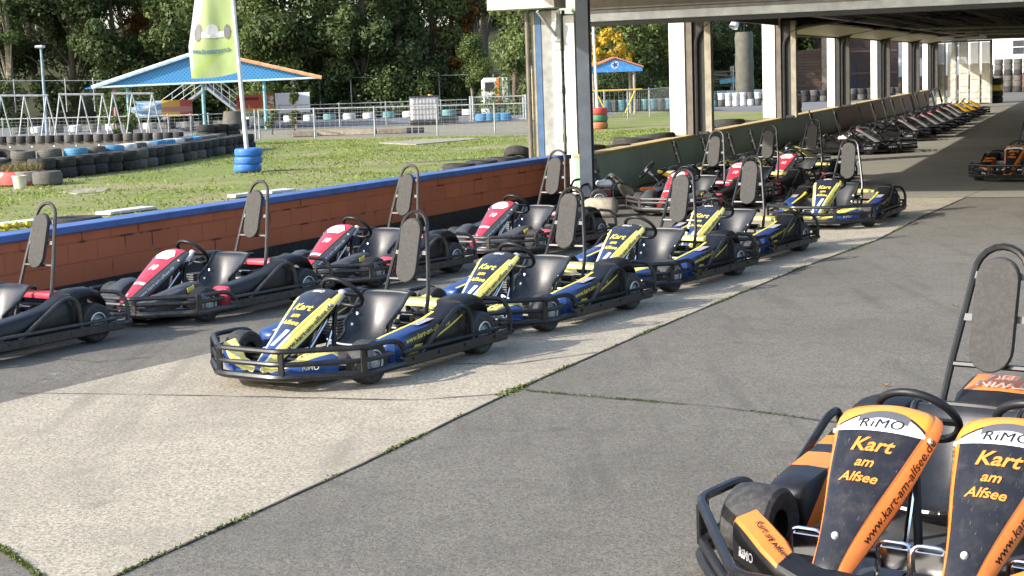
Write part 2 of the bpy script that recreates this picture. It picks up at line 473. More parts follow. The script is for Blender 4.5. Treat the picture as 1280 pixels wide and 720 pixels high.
        for sy in (-1, 1): mb.tube(round_path([(.20, y0+sy*.04, .46), (.27, y0+sy*.07, .36), (.34, y0+sy*.11, .08)], .05), .018, 8)
        mb.box((.25, y0, .43), (.08, .11, .05), bev=.01); mb.tube([(.26, y0, .44), (.40, y0, .53)], .018, 6)
        mb.build('steering_support', BLK, root)
        # pedals
        for sy in (-1, 1):
            mb = MB(); yc = y0+sy*.17
            mb.tube(round_path([(.72, yc-.06, .07), (.70, yc-.06, .22), (.70, yc+.06, .22), (.72, yc+.06, .07)], .03), .010, 8)
            mb.box((.705, yc, .165), (.008, .11, .08), bev=.003); mb.tube([(.72, yc, .07), (.5, yc, .08)], .008, 6)
            mb.build('pedal', CHR, root)
        # hoop and pad, leaning back
        lean = .27
        def hp_at(y, z): return Vector((-.665-lean*(z-.38), y0+y, z))
        mb = MB(); b0, r1 = .205, .118; zt = top-r1
        path = [hp_at(-b0, .16), hp_at(-b0, .38), hp_at(-b0+.005, .46)]
        path += [hp_at(-(r1+(b0-r1)*(1-t)), .46+(zt-.46)*t) for t in (.33, .66)]
        path += [hp_at(-r1*math.cos(t), zt+r1*math.sin(t)) for t in [math.pi*k/10 for k in range(11)]]
        path += [hp_at((r1+(b0-r1)*(1-t)), .46+(zt-.46)*t) for t in (.66, .33)] + [hp_at(b0-.005, .46), hp_at(b0, .38), hp_at(b0, .16)]
        mb.tube(path, .0165, 8)
        zl = hp-pl/2
        def hwid(z): return b0 if z < .46 else r1+(b0-r1)*(1-(z-.46)/(zt-.46))
        for z in (zl+.02,): mb.tube([hp_at(-hwid(z), z), hp_at(hwid(z), z)], .013, 6)
        hoop = mb.build('roll_hoop', T, root)
        for z in (hp-.02, hp+pl*.33):
            w2 = hwid(z); mb = MB(); mb.box(hp_at(0, z)+Vector((.010, 0, 0)), (.006, 2*w2-.006, .03), rot=Matrix.Rotation(-math.atan(lean), 3, 'Y'))
            mb.build('bracket', BRK, hoop)
        mb = MB(); hw2 = .094; secs = []
        out = []
        for k in range(13): t = math.pi*k/12; out.append((hw2*math.cos(t), pl/2-hw2+hw2*math.sin(t)))
        for k in range(13): t = math.pi+math.pi*k/12; out.append((hw2*math.cos(t), -pl/2+hw2+hw2*math.sin(t)))
        for (o, sc_) in ((.02, 1), (.045, 1), (.052, .97)):
            secs.append([hp_at(0, hp)+Vector((-lean*(q[1]*sc_)+o, q[0]*sc_, q[1]*sc_)) for q in out])
        mb.loft(secs); fixn(mb.build('headrest', PAD, root, 40))
    # nose panel
    if not bare:
        for y0 in lanes:
            nu, nv = 12, 30; mb = MB(); uvs = []
            vs = []
            for i in range(nv+1):
                for j in range(nu+1):
                    u = -1+2*j/nu; p, h, d = nose_at(u, i/nv, 0, y0); vs.append(p); uvs.append((j/nu, i/nv))
            fs = [(i*(nu+1)+j, (i+1)*(nu+1)+j, (i+1)*(nu+1)+j+1, i*(nu+1)+j+1) for i in range(nv) for j in range(nu)]
            mb.add(vs, fs, 0)
            for sy in (-1, 1):
                vs = []
                for i in range(nv+1):
                    p, h, d = nose_at(sy, i/nv, 0, y0); vs += [p, p+Vector((-d*.45, sy*.024, -d*.85)), p+Vector((-d*.60, sy*.012, -d*1.15))]; uvs += [(0, 0)]*3
                fs = []
                for i in range(nv):
                    for k in range(2):
                        q = (i*3+k, i*3+k+1, (i+1)*3+k+1, (i+1)*3+k); fs.append(q if sy < 0 else q[::-1])
                mb.add(vs, fs, 1)
                mb.mi[-len(fs):] = [1+(q_ % 2) for q_ in range(len(fs))]
            skirt = {'blue': YEL, 'red': GREYB, 'orange': ORG, 'silver': pm('silver_panel', (.38, .38, .39), .4), 'yellow': GYEL}[kind]; skirt2 = {'orange': ORG, 'red': GREYB, 'yellow': GYEL}.get(kind, BLK)
            npn = mb.build('nose_panel', [NOSE[kind], skirt, skirt2], root, 40, uv=lambda co, i: uvs[i])
            sol = npn.modifiers.new('thickness', 'SOLIDIFY'); sol.thickness = .006; sol.offset = -1
            def on(v0):
                def fn(x, y):
                    v = v0-y/NTOT; _, h, _ = nose_at(0, v); return nose_at(x/h, v, .003, y0)[0]
                return fn
            def skirt_fn(sy, v0, drop=.5):
                def fn(x, y):
                    v = v0-x*sy/NTOT; p, h, d = nose_at(sy, v, 0, y0)
                    q = p+Vector((-d*.45, sy*.024, -d*.85)); w = (q-p); L = w.length
                    return p + w*(drop-y/max(L, .02)) + Vector((.002, sy*.005, .001))
                return fn
            C = {'blue': ('lettering_y', LETY, LETK), 'orange': ('o', LETO, LETK), 'red': ('w', LETW, LETW)}.get(kind)
            if C:
                mb = MB()
                if kind in ('blue', 'orange'):
                    f = dict(shear=.18, bold=.02)
                    put_text(mb, 'Kart', .088, on(.30), **f); put_text(mb, 'am', .06, on(.40), **f); put_text(mb, 'Alfsee', .058, on(.485), **f)
                    mb.build('lettering', C[1], npn)
                    mb = MB()
                    put_text(mb, 'www.kart-am-alfsee.de', .050, skirt_fn(1, .47, .56), bold=.014); mb.build('lettering', C[2], npn); mb = MB()
                    put_text(mb, 'www.kart-am-alfsee.de', .054, skirt_fn(-1, .47, .56), bold=.016)
                    mb.build('lettering', C[2], npn)
                else:
                    mb = MB(); put_text(mb, 'www.kart-am-alfsee.de', .042, skirt_fn(1, .52, .55)); mb.build('lettering', LETW, npn); mb = MB(); put_text(mb, 'www.kart-am-alfsee.de', .042, skirt_fn(-1, .52, .55)); mb.build('lettering', LETW, npn)
                if kind == 'blue':
                    mb = MB(); put_text(mb, '1', .19, on(.665), shear=.25, bold=.035); mb.build('number', LETW, npn)
                    mb = MB(); put_text(mb, 'RiMO', .042, on(.095), shear=.1, bold=.02); mb.build('badge', LETW, npn)
                elif kind == 'orange':
                    mb = MB(); put_text(mb, 'RiMO', .068, on(.172), shear=.1, bold=0.0, space=1.1); mb.build('badge', LETK, npn)
                else:
                    mb = MB(); f = on(.17); rows = [(1, .45), (.6, .72), (.2, .9), (-.1, 1), (-.5, .85), (-1, .62)]; vs = []
                    for yy, hw_ in rows:
                        for k in range(9): vs.append(f(.115*hw_*(k/4-1), .06*yy)+Vector((.002, 0, .003)))
                    mb.add(vs, [(r_*9+k, (r_+1)*9+k, (r_+1)*9+k+1, r_*9+k+1) for r_ in range(5) for k in range(8)]); bd = mb.build('badge', LETW, npn, 0)
                    mb = MB(); put_text(mb, 'RiMO', .055, lambda x, y: f(x, y)+Vector((.005, 0, .006)), shear=.1, bold=.02); mb.build('lettering', REDP, bd)
                    mb = MB(); put_text(mb, '10', .09, on(.38), shear=.15, bold=.03); mb.build('number', LETW, npn)
                # bolts
                mb = MB(); mb.lathe([(0, .008), (.011, .008), (.014, .002), (.014, -.006)], nose_at(0, .80, .003, y0)[0], (.6, 0, .8), 12); mb.build('bolt', RIM, npn)
                for sy in (-1, 1): mb = MB(); mb.lathe([(0, .006), (.01, .006), (.012, -.004)], nose_at(sy, .2, -.02, y0)[0]+Vector((0, sy*.012, 0)), (.2, sy, .2), 10); mb.build('bolt', RIM, npn)
        # front fairing: two horns sweeping back to the wheels
        if kind != 'red':
            tm, fm = {'blue': (YEL, BLU), 'orange': (ORG, BLK), 'silver': (BLK, BLK), 'yellow': (BLK, BLK)}[kind]
            for sy in (-1, 1):
                mb = MB(); secs = []
                ks = [(.05, 1.0, .125, .12), (.14, 1.01, .14, .12), (.24, .99, .17, .115), (.33, .94, .205, .11), (.42, .875, .24, .105), (.50, .81, .26, .10), (.525, .78, .235, .07)]
                for (y, x, zt, d) in ks:
                    y = y if y < .1 else y+ex
                    o = (.55, .45) if y-ex > .25 else (.95, .12)
                    nx, ny = o; L = math.hypot(nx, ny); nx /= L; ny /= L
                    P = lambda f, z: Vector((x-d*f*nx, sy*(y-d*f*ny), z))
                    secs.append([P(0, .10), P(-.04, (zt+.1)/2), P(.0, zt-.014), P(.08, zt), P(.85, zt+.022), P(.98, zt+.01), P(1, .12)])
                mb.loft(secs, mi=1, mifn=lambda i, k: 0 if (k in (2, 3, 4) and (kind == 'blue' or i > 1)) else 1)
                ff = fixn(mb.build('front_fairing', [tm, fm], root, 40))
                if kind in ('blue', 'orange'):
                    mb = MB()
                    A = [Vector((x, sy*(y+ex if y > .1 else y), zt)) for (y, x, zt, d) in ks[1:6]]; tl_ = .46
                    def horn(x, y):
                        ls_ = [0]
                        for a_, c_ in zip(A, A[1:]): ls_.append(ls_[-1]+(c_-a_).length)
                        s_ = max(0, min(ls_[-1]*.999, x*sy+ls_[-1]/2)); i = max(k_ for k_ in range(len(A)-1) if ls_[k_] <= s_); q = A[i].lerp(A[i+1], (s_-ls_[i])/(ls_[i+1]-ls_[i]))
                        o = Vector((-.60, -sy*.43, .12)) if i > 1 else (Vector((-.8, -sy*.26, .12)) if i > 0 else Vector((-.95, -sy*.12, .13)))
                        return q + o.normalized()*(y+.052)+Vector((.0, 0, .013))
                    put_text(mb, 'Kart am Alfsee', .041, horn, bold=.012)
                    mb.build('lettering', LETW if kind == 'blue' and sy < 0 else LETK, ff)
                    mb = MB()
                    def front(x, y):
                        t = max(0, min(3.999, (x*sy+.1)/.46*4)); i = int(t); q = A[i].lerp(A[i+1], t-i); return Vector((q.x+.020, q.y+sy*.014, .16+y))
                    if kind == 'blue': put_text(mb, 'RiMO', .05, lambda x, y: front(x+sy*.2, y), shear=.1, bold=.02)
                    else: put_text(mb, 'RiMO', .05, lambda x, y: front(x+sy*.2, y), shear=.1, bold=.02)
                    mb.build('badge', LETW, ff)
        else:
            for sy in (-1, 1):
                mb = MB(); secs = []
                for (x, yi, yo, zb, zt) in [(1.03,.08,.24,.09,.14),(.96,.11,.36,.09,.185),(.84,.19,.43,.10,.24),(.70,.27,.455,.14,.295),(.56,.32,.47,.19,.335),(.45,.345,.47,.22,.335),(.40,.36,.46,.24,.30)]:
                    secs.append([Vector((x, sy*a, b)) for a, b in ((yi, zb), (yo-.012, zb), (yo, zb+.02), (yo-.006, zt-.018), (yo-.03, zt), (yi+.03, zt-.004), (yi, zt-.025))])
                mb.loft(secs); ff = fixn(mb.build('front_fender', GREYB, root, 45))
                if sy > 0:
                    mb = MB(); mb.box((.58, .470, .285), (.085, .008, .04), rot=Matrix.Rotation(.25, 3, 'Y')); mb.build('warning_sticker', LETY, ff)
            mb = MB(); mb.box((.62, 0, .14), (.5, .34, .09), bev=.02); mb.build('nose_foot', REDP, root)
        # side pods and rear fenders
        for sy in (-1, 1):
            def sec(x, yi, yo, zb, zt, hmp=0):
                yi += ex; yo += ex
                return [Vector((x, sy*a, b)) for a, b in ((yi, zb), (yo-.02, zb), (yo-.004, zb+.012), (yo, (zb+zt)/2), (yo-.006, zt-.022), (yo-.022, zt-.004), ((yi+yo)/2, zt+hmp), (yi+.012, zt-.002), (yi, zt-.016))]
            mb = MB()
            secs = [sec(*q) for q in [(.335,.50,.57,.12,.225),(.325,.475,.60,.10,.25),(.30,.462,.635,.09,.268),(.2,.46,.645,.09,.282),(.05,.46,.652,.09,.30),(-.1,.46,.656,.09,.318),(-.24,.46,.66,.09,.34),(-.34,.46,.66,.09,.365),(-.42,.455,.655,.09,.40),(-.47,.45,.65,.09,.42),(-.535,.44,.64,.09,.425)]]
            mb.loft(secs); sp = fixn(mb.build('side_pod', POD[kind], root, 45))
            if kind in ('blue', 'orange'):
                mb = MB()
                def side(x, y):
                    X = -.06-x*sy; yo = .655+ex; zc = .252-.13*(X-.1)
                    return Vector((X, sy*(yo+.004), zc+y))
                put_text(mb, 'www.kart-am-alfsee.de', .056, side, bold=.01); mb.build('lettering', LETY if kind == 'blue' else LETO, sp)
            if kind == 'blue':
                mb = MB(); mb.add([Vector((x, sy*(y+ex), z)) for x, y, z in ((-.02,.60,.3165),(-.02,.53,.3165),(-.2,.53,.341),(-.2,.61,.341))], [(0,1,2,3)]); mb.v = [(q[0], q[1], q[2]+.004) for q in mb.v]; mb.build('sponsor_sticker', pm('pale_sticker', (.36,.33,.36), .5, scale=60, var=.6), sp, 0)
            mb = MB()
            secs = [sec(*q) for q in [(-.50,.41,.645,.30,.432,.006),(-.56,.415,.64,.335,.445,.008),(-.62,.42,.625,.36,.45,.01),(-.74,.42,.61,.372,.445,.01),(-.84,.425,.60,.345,.41,.008),(-.90,.43,.59,.29,.34,.0),(-.915,.44,.58,.26,.29,0)]]
            mb.loft(secs); fixn(mb.build('rear_fender', BLK, root, 50))
        # cover behind the seats
        rp = rearplate or {'blue': YEL, 'red': REDP, 'orange': ORG, 'silver': BLK, 'yellow': BLK}[kind]
        mb = MB(); secs = []
        for (x, z, h) in ((-.76,.340,.32),(-.77,.352,.34),(-.84,.356,.37),(-.97,.345,.37),(-1.03,.325,.34)):
            secs.append([Vector((x, (h+ex)*t, z+.02*(1-t*t))) for t in (-1, -.6, -.2, .2, .6, 1)]+[Vector((x, (h+ex)*t, z-.014)) for t in (1, -1)])
        mb.loft(secs); cv = fixn(mb.build('engine_cover', rp if kind != 'orange' else BLK, root, 40))
        if kind == 'orange':
            for y0 in lanes:
                mb = MB(); hs = []
                for (x, z, h, zb) in ((-.70,.405,.15,.36),(-.72,.43,.17,.36),(-.80,.475,.185,.37),(-.96,.515,.18,.38),(-1.02,.50,.16,.38)):
                    hs.append([Vector((x, y0+a_, c_)) for a_, c_ in ((-h-.02, zb), (-h, z-.02), (-h+.03, z), (0, z+.006), (h-.03, z), (h, z-.02), (h+.02, zb))])
                mb.loft(hs, mi=1, mifn=lambda i, k: 0 if k in (2, 3) and i in (2,) else 1); hd = fixn(mb.build('engine_hood', [ORG, BLK], root, 40))
                mb = MB()
                put_text(mb, 'TWIN', .085, lambda x, y: Vector((-.845+y, y0-x, .502+y*-.25)), bold=.01); put_text(mb, 'RiMO', .075, lambda x, y: Vector((-.915+y, y0-x, .518+y*-.25)), bold=.0)
                if ex > 0: mb.build('lettering', pm('lettering_grey', (.42, .38, .36), .5), hd)
    # engine
    mb = MB(); ye = -.42-ex if not bare else .2
    xe = -.3 if not bare else -.62
    if bare: ye = -.30
    for k in range(6): mb.box((xe, ye, .17+.022*k), (.17, .2, .012))
    mb.box((xe, ye, .19), (.12, .14, .16), bev=.01); mb.cyl((xe, ye-.1, .2), (xe, ye-.16, .2), .07, 14); mb.tube([(xe-.1, ye, .25), (xe-.25, ye+.05, .3), (xe-.4, ye+.2, .25)], .025, 8)
    eng = mb.build('engine', ENG if not bare else REDE, root)
    if bare:
        mb = MB(); mb.lathe([(0, .01), (.03, .012), (.07, .01), (.085, -.02), (.085, -.06)], (xe, ye-.16, .2), (0, -1, 0), 20); mb.build('recoil_cover', REDE, eng)
        mb = MB(); mb.box((xe, ye, .375), (.24, .26, .09), bev=.03); mb.cyl((xe, ye, .42), (xe, ye, .44), .03, 12); mb.build('fuel_tank', WHT, root)
        mb = MB(); mb.box((.42, .02, .44), (.36, .06, .06), rot=Matrix.Rotation(.42, 3, 'Y'), bev=.015); mb.build('nose_bar', GYEL if bar else BLK, root)
        mb = MB(); mb.box((.25, .3, .2), (.5, .1, .1), bev=.03); mb.build('side_bolster', ORG if bar else BLK, root)
    else:
        mb = MB(); mb.cyl((-.40, .16, .29), (-.40, .26, .29), .035, 12); mb.tube([(-.40, .2, .29), (-.45, .2, .18), (-.6, .25, .15)], .012, 6); mb.build('filler_cap', CHR, root)
    return root
# ------------------------------------------------------------------ light
SUN_AZ, SUN_EL = 67.0, 27.0       # shadows fall this many degrees to the right of the view
W = bpy.data.worlds.new('World'); S.world = W; W.use_nodes = True
wn = W.node_tree.nodes; wl = W.node_tree.links
sky = wn.new('ShaderNodeTexSky'); sky.sky_type = 'NISHITA'; sky.sun_disc = False
sky.sun_elevation = R(SUN_EL); sky.sun_rotation = R(180+SUN_AZ); sky.air_density = 1.0; sky.dust_density = 2.0
wl.new(sky.outputs[0], wn['Background'].inputs[0]); wn['Background'].inputs[1].default_value = .15
sd = bpy.data.lights.new('sun', 'SUN'); sun = bpy.data.objects.new('sun', sd); col.objects.link(sun)
sd.energy = 2.9; sd.angle = R(.5); sd.color = (1, .95, .87)
to_sun = Vector((-math.sin(R(SUN_AZ))*math.cos(R(SUN_EL)), -math.cos(R(SUN_AZ))*math.cos(R(SUN_EL)), math.sin(R(SUN_EL))))
sun.rotation_euler = to_sun.to_track_quat('Z', 'Y').to_euler(); sun.location = to_sun*60
S.view_settings.view_transform = 'Standard'; S.view_settings.look = 'None'; S.view_settings.gamma = 1
S.view_settings.exposure = EXPOSURE
S.render.engine = 'CYCLES'; S.cycles.use_denoising = True; S.cycles.max_bounces = 6; S.cycles.transparent_max_bounces = 8
try: S.cycles.denoiser = 'OPENIMAGEDENOISE'
except Exception: pass
S.cycles.sample_clamp_indirect = 6

# ------------------------------------------------------------------ ground materials
def ground_mat(name, c, speck, speck_scale, patch, patch_scale=.6, bump=.4, rough=.9, dark=.5, streak=0):
    t = NT(name); P = t.coord()
    n1 = t.noise(speck_scale, 3, P, .7); n2 = t.noise(patch_scale, 5, P, .6); n3 = t.noise(speck_scale*.22, 4, P, .65)
    lo = tuple(x*(1-speck) for x in c); hi = tuple(min(1, x*(1+speck)) for x in c)
    cc = t.mix(t.ramp(n1, .32, .68), lo, hi)
    cc = t.mix(t.math('MULTIPLY', t.ramp(n2, .42, .7), patch), cc, tuple(x*dark for x in c))
    cc = t.mix(t.math('MULTIPLY', t.ramp(n3, .5, .75), patch*.7), cc, tuple(min(1, x*1.25) for x in c))
    if speck > .3:
        pits = t.noise(speck_scale*.5, 5, P, .8)
        cc = t.mix(t.math('MULTIPLY', t.ramp(pits, .58, .72), .55), cc, tuple(x*.45 for x in c))
    if streak:
        mp = t.node('ShaderNodeMapping'); mp.inputs['Rotation'].default_value = (0, 0, R(-27)); mp.inputs['Scale'].default_value = (1.3, .12, 1); t.l.new(P, mp.inputs[0])
        s1 = t.noise(2.4, 4, mp.outputs[0], .6); cc = t.mix(t.math('MULTIPLY', t.ramp(s1, .55, .72), streak), cc, tuple(x*.55 for x in c))
        st = t.noise(1.7, 2, P); cc = t.mix(t.math('MULTIPLY', t.ramp(st, .66, .74), streak*.8), cc, tuple(x*.5 for x in c))
        s2 = t.noise(3.1, 6, P, .7); cc = t.mix(t.math('MULTIPLY', t.ramp(s2, .50, .72), streak), cc, tuple(x*.66 for x in c))
    t.base(cc); t.set(rough, spec=.3); t.bump(n1, bump, .01); return t.m
ASPH = ground_mat('asphalt', (.162, .148, .122), .5, 65, .5, .35, .7, streak=.65)
ASPHF = ground_mat('track_asphalt', (.17, .17, .175), .15, 20, .3, .2)
CONC = ground_mat('washed_concrete', (.375, .33, .252), .5, 45, .6, .8, .7, dark=.62, streak=.6)
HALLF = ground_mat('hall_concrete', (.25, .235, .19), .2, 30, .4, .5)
FIELD = ground_mat('field', (.07, .10, .03), .3, 6, .5, .1)
PATH = ground_mat('sandy_path', (.23, .21, .15), .2, 10, .6, .3, dark=.75)
BANKM = ground_mat('wood_bank', (.045, .05, .022), .4, 2.2, .6, .25, dark=.5)
def grass_mat(name, c1, c2, soil):
    t = NT(name); P = t.coord(); n = t.noise(1.6, 5, P); n2 = t.noise(.33, 4, P, .6); n3 = t.noise(26, 3, P)
    cc = t.mix(t.ramp(n3, .3, .7), c1, c2); cc = t.mix(t.math('MULTIPLY', t.ramp(n, .4, .7), .5), cc, tuple(x*.62 for x in c1))
    cc = t.mix(t.math('MULTIPLY', t.ramp(n2, .45, .62), .85), cc, soil)
    t.base(cc); t.set(.9, spec=.2); n4 = t.noise(9, 6, P, .8); cc2 = t.mix(t.math('MULTIPLY', t.ramp(n4, .38, .7), .4), cc, tuple(x*.5 for x in c1)); t.base(cc2); t.bump(n3, .3, .02); return t.m
LAWN = grass_mat('lawn', (.15, .19, .04), (.25, .28, .085), (.31, .255, .145))
def leaf_mat(name, c, var=.5, trans=.35):
    t = NT(name); oi = t.node('ShaderNodeObjectInfo'); P = t.coord()
    n = t.noise(.5, 3, P); n2 = t.noise(6, 3, P)
    cc = t.mix(t.ramp(n, .35, .65), tuple(x*(1-var) for x in c), tuple(x*(1+var*.7) for x in c))
    cc = t.mix(t.math('MULTIPLY', t.ramp(n2, .45, .75), .45), cc, (c[0]*1.7, c[1]*1.35, c[2]*.9))
    hs = t.node('ShaderNodeHueSaturation'); t.l.new(cc, hs.inputs['Color'])
    mr = t.node('ShaderNodeMapRange'); mr.inputs[3].default_value = .75; mr.inputs[4].default_value = 1.25; t.l.new(oi.outputs['Random'], mr.inputs[0]); t.l.new(mr.outputs[0], hs.inputs['Value'])
    t.base(hs.outputs[0]); t.set(.55, spec=.35)
    tr = t.node('ShaderNodeBsdfTranslucent'); t.l.new(hs.outputs[0], tr.inputs[0]); mx = t.node('ShaderNodeMixShader'); mx.inputs[0].default_value = trans
    t.l.new(t.b.outputs[0], mx.inputs[1]); t.l.new(tr.outputs[0], mx.inputs[2]); t.l.new(mx.outputs[0], t.n['Material Output'].inputs[0]); return t.m
LEAFD = leaf_mat('leaf_dark', (.076, .112, .036), .4); LEAFM = leaf_mat('leaf_mid', (.105, .15, .042), .4); LEAFL = leaf_mat('leaf_light', (.12, .17, .045))
LEAFY = leaf_mat('leaf_yellow', (.42, .30, .03), .3); LEAFO = leaf_mat('leaf_autumn', (.20, .10, .02), .4); GRASSB = leaf_mat('grass_blade', (.20, .26, .055), .4, .4)
MOSSM = leaf_mat('moss', (.09, .12, .025), .4, .1)
BARK = pm('bark', (.10, .078, .055), .9, var=.5, scale=9, bump=.5)
BARKL = pm('bark_pale', (.23, .19, .14), .9, var=.4, scale=6, bump=.5)

# ------------------------------------------------------------------ the setting
def structure(name, poly, z, m):
    mb = MB(); mb.sheet(poly, z); return tag(mb.build(name, m, smooth=0), kind='structure')
structure('ground', [(-900, -300), (900, -300), (900, 1500), (-900, 1500)], -.016, FIELD)
# wall lines
BW0, BW1 = gp(0, 295, .77), gp(712, 193, .77)
bd_ = (BW1-BW0); bd_.z = 0; bd_.normalize(); BWA = BW0-bd_*9; BWA.z = 0
GW0, GW1 = gp(740, 192, .74), gp(1160, 112.5, .74)
ga = (GW1-GW0); ga.z = 0; ga.normalize(); gn = Vector((ga.y, -ga.x, 0))
GW0 = Vector((GW0.x, GW0.y, 0)); G = lambda s, n=0, z=0: GW0+ga*s+gn*n+Vector((0, 0, z))
HLEN = (GW1-GW0).length
structure('yard_asphalt', [BWA+Vector((-.3, 0, 0)), (-7, -14), (60, -14), (60, 20), G(200, 60), G(200, -1), G(0, -.1), Vector((BW1.x, BW1.y, 0))], -.008, ASPH)
structure('lawn', [(-30, 8), BWA+Vector((-.1, 0, 0)), Vector((BW1.x-.1, BW1.y, 0)), G(0, -.12), G(46, -.12), G(56, -16), gp(660, 168), gp(330, 174), (-9, 53), (-16, 36), (-30, 30)], -.008, LAWN)
structure('path', [(-60, 52), (-9.5, 53), gp(330, 174), gp(660, 168), gp(740, 160), (6, 73), (-60, 73)], -.012, PATH)
structure('race_track', [(-80, 73.5), (9, 73.5), (9, 97), (-80, 97)], -.010, ASPHF)
structure('race_track', [(-40, 30), (-16.3, 37), (-9.5, 52.5), (-60, 52)], -.011, ASPHF)
structure('race_track', [G(46.5, -1), G(110, -1), G(115, -40), G(56, -40), G(56, -15)], -.010, ASPHF)
cR = [(-1.86, 6.35), (-1.73, 6.62), (-.85, 8.46), (-.02, 10.35), (.99, 12.43), (2.95, 16.26), (4.28, 18.63), (5.69, 21.68), (7.91, 26.15), (9.2, 28.8)]
cL = [(5.9, 29.3), (4.95, 26.0), (2.5, 21.4), (-.3, 16.1), (-2.31, 12.37), (-2.87, 11.52), (-3.41, 10.63), (-4.0, 9.6), (-3.88, 9.28), (-2.39, 7.12)]
structure('concrete_strip', cR+cL, -.004, CONC)
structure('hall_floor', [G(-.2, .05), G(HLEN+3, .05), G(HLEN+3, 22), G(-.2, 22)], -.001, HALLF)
# joints between slabs, crack
JOINT = pm('joint_dirt', (.06, .055, .045), .95, var=.4, scale=20)
def strip(name, pts, w, z, m, jit=.3, kind='structure'):
    mb = MB(); P = []
    for a, b in zip(pts, pts[1:]):
        a = Vector((a[0], a[1], 0)); b = Vector((b[0], b[1], 0)); n = max(2, int((b-a).length/.12))
        P += [a.lerp(b, i/n) for i in range(n)]
    P.append(Vector((pts[-1][0], pts[-1][1], 0))); vs = []
    for i, p in enumerate(P):
        d = P[min(i+1, len(P)-1)]-P[max(i-1, 0)]; d.normalize(); n = Vector((d.y, -d.x, 0)); q = p+n*random.uniform(-.3, .3)*w*jit*3
        ww = w*random.uniform(1-jit, 1+jit); vs += [(q-n*ww/2)+Vector((0, 0, z)), (q+n*ww/2)+Vector((0, 0, z))]
    mb.add(vs, [(2*i, 2*i+1, 2*i+3, 2*i+2) for i in range(len(P)-1)]); return tag(mb.build(name, m, smooth=0), kind=kind)
strip('slab_joint', cR[0:9], .013, .000, JOINT, .3)
strip('slab_joint', [cR[0], (-2.06, 6.64), (-2.39, 7.12), (-3.88, 9.28)], .03, .0005, JOINT, .5)
strip('slab_joint', [gp(20, 491)[:2], gp(250, 494)[:2], gp(520, 500)[:2], gp(640, 491)[:2]], .012, .0006, JOINT, .7)
strip('slab_joint', [gp(655, 384)[:2], gp(905, 376)[:2]], .012, .0006, JOINT, .7)
strip('slab_joint', [gp(480, 453)[:2], gp(640, 455)[:2], gp(745, 440)[:2]], .012, .0006, JOINT, .7)
strip('asphalt_crack', [(.08, 10.33), (.4, 10.1), (.78, 9.9), (1.1, 9.72), (1.38, 9.5), (1.7, 9.2), (1.93, 9.01), (2.6, 8.5)], .012, .000, JOINT, .8)
strip('asphalt_crack', [gp(0, 440)[:2], gp(120, 452)[:2], gp(190, 445)[:2]], .01, .000, JOINT, .8)
def moss(pts, n, spread, h, prob=1):
    mb = MB(); P = [Vector((p[0], p[1], 0)) for p in pts]; Ls = [(b-a).length for a, b in zip(P, P[1:])]; T = sum(Ls)
    for _ in range(n):
        s = random.random()*T
        if math.sin(s*3.1)+math.sin(s*7.7+1)+random.uniform(-1, 1) < prob: continue
        i = 0
        while s > Ls[i] and i < len(Ls)-1: s -= Ls[i]; i += 1
        p = P[i].lerp(P[i+1], s/Ls[i])+Vector((random.gauss(0, spread), random.gauss(0, spread), 0)); a = random.random()*6.28; w = random.uniform(.004, .012)
        d = Vector((math.cos(a), math.sin(a), 0))*w; mb.add([p-d, p+d, p+Vector((random.gauss(0, .006), random.gauss(0, .006), random.uniform(.3, 1)*h))], [(0, 1, 2)])
    return tag(mb.build('moss', MOSSM, smooth=0), kind='stuff')
moss(cR[1:8], 6000, .010, .012, .7)
moss([gp(625, 494)[:2], gp(652, 484)[:2]], 220, .03, .012, -9)
moss([cR[0], (-2.06, 6.64), (-2.39, 7.12)], 1500, .010, .012, .4)
moss([(.08, 10.33), (.78, 9.9), (1.38, 9.5), (1.93, 9.01), (2.6, 8.5)], 1800, .006, .009, .2)
# worn white paint on the asphalt at the left
t = NT('worn_paint'); P = t.coord(); n = t.noise(9, 6, P, .75); t.base((.62, .62, .6)); t.b.inputs['Roughness'].default_value = .9
t.l.new(t.math('MULTIPLY', t.gt(n, .6), .35), t.b.inputs['Alpha']); PAINT = t.m
structure('painted_marking', [gp(20, 473)[:2], gp(85, 462)[:2], gp(148, 467)[:2], gp(78, 482)[:2]], -.003, PAINT)
structure('painted_marking', [gp(1110, 345)[:2], gp(1250, 322)[:2], gp(1250, 326)[:2], gp(1110, 350)[:2]], -.003, PAINT)
structure('painted_marking', [gp(1150, 436)[:2], gp(1176, 435)[:2], gp(1176, 441)[:2], gp(1150, 442)[:2]], -.0034, PAINT)
# dry leaves on the asphalt
LEAFBR = pm('dry_leaf', (.30, .19, .08), .8)
for i, (x, y, lab) in enumerate([(1107, 482, 'dry brown leaf on the asphalt beside the two-seat kart'), (652, 482, 'tan leaf lying in the moss at the edge of the concrete strip'), (1193, 382, 'small fallen leaf on the asphalt left of the tall head pad')]):
    p = gp(x, y, .004); mb = MB(); r_ = .028
    mb.loft([[Vector((r_*k*.9, r_*.55*j*(1-abs(k)**2), .008*abs(j)+.006*k*k+e)) for j in (-1, 0, 1)] for k in (-1, -.5, 0, .5, 1) for e in (0,)], closed=False)
    o = mb.build('dry_leaf', LEAFBR); o.location = p; o.rotation_euler = (0, 0, i*1.9); tag(o, lab, 'leaf')

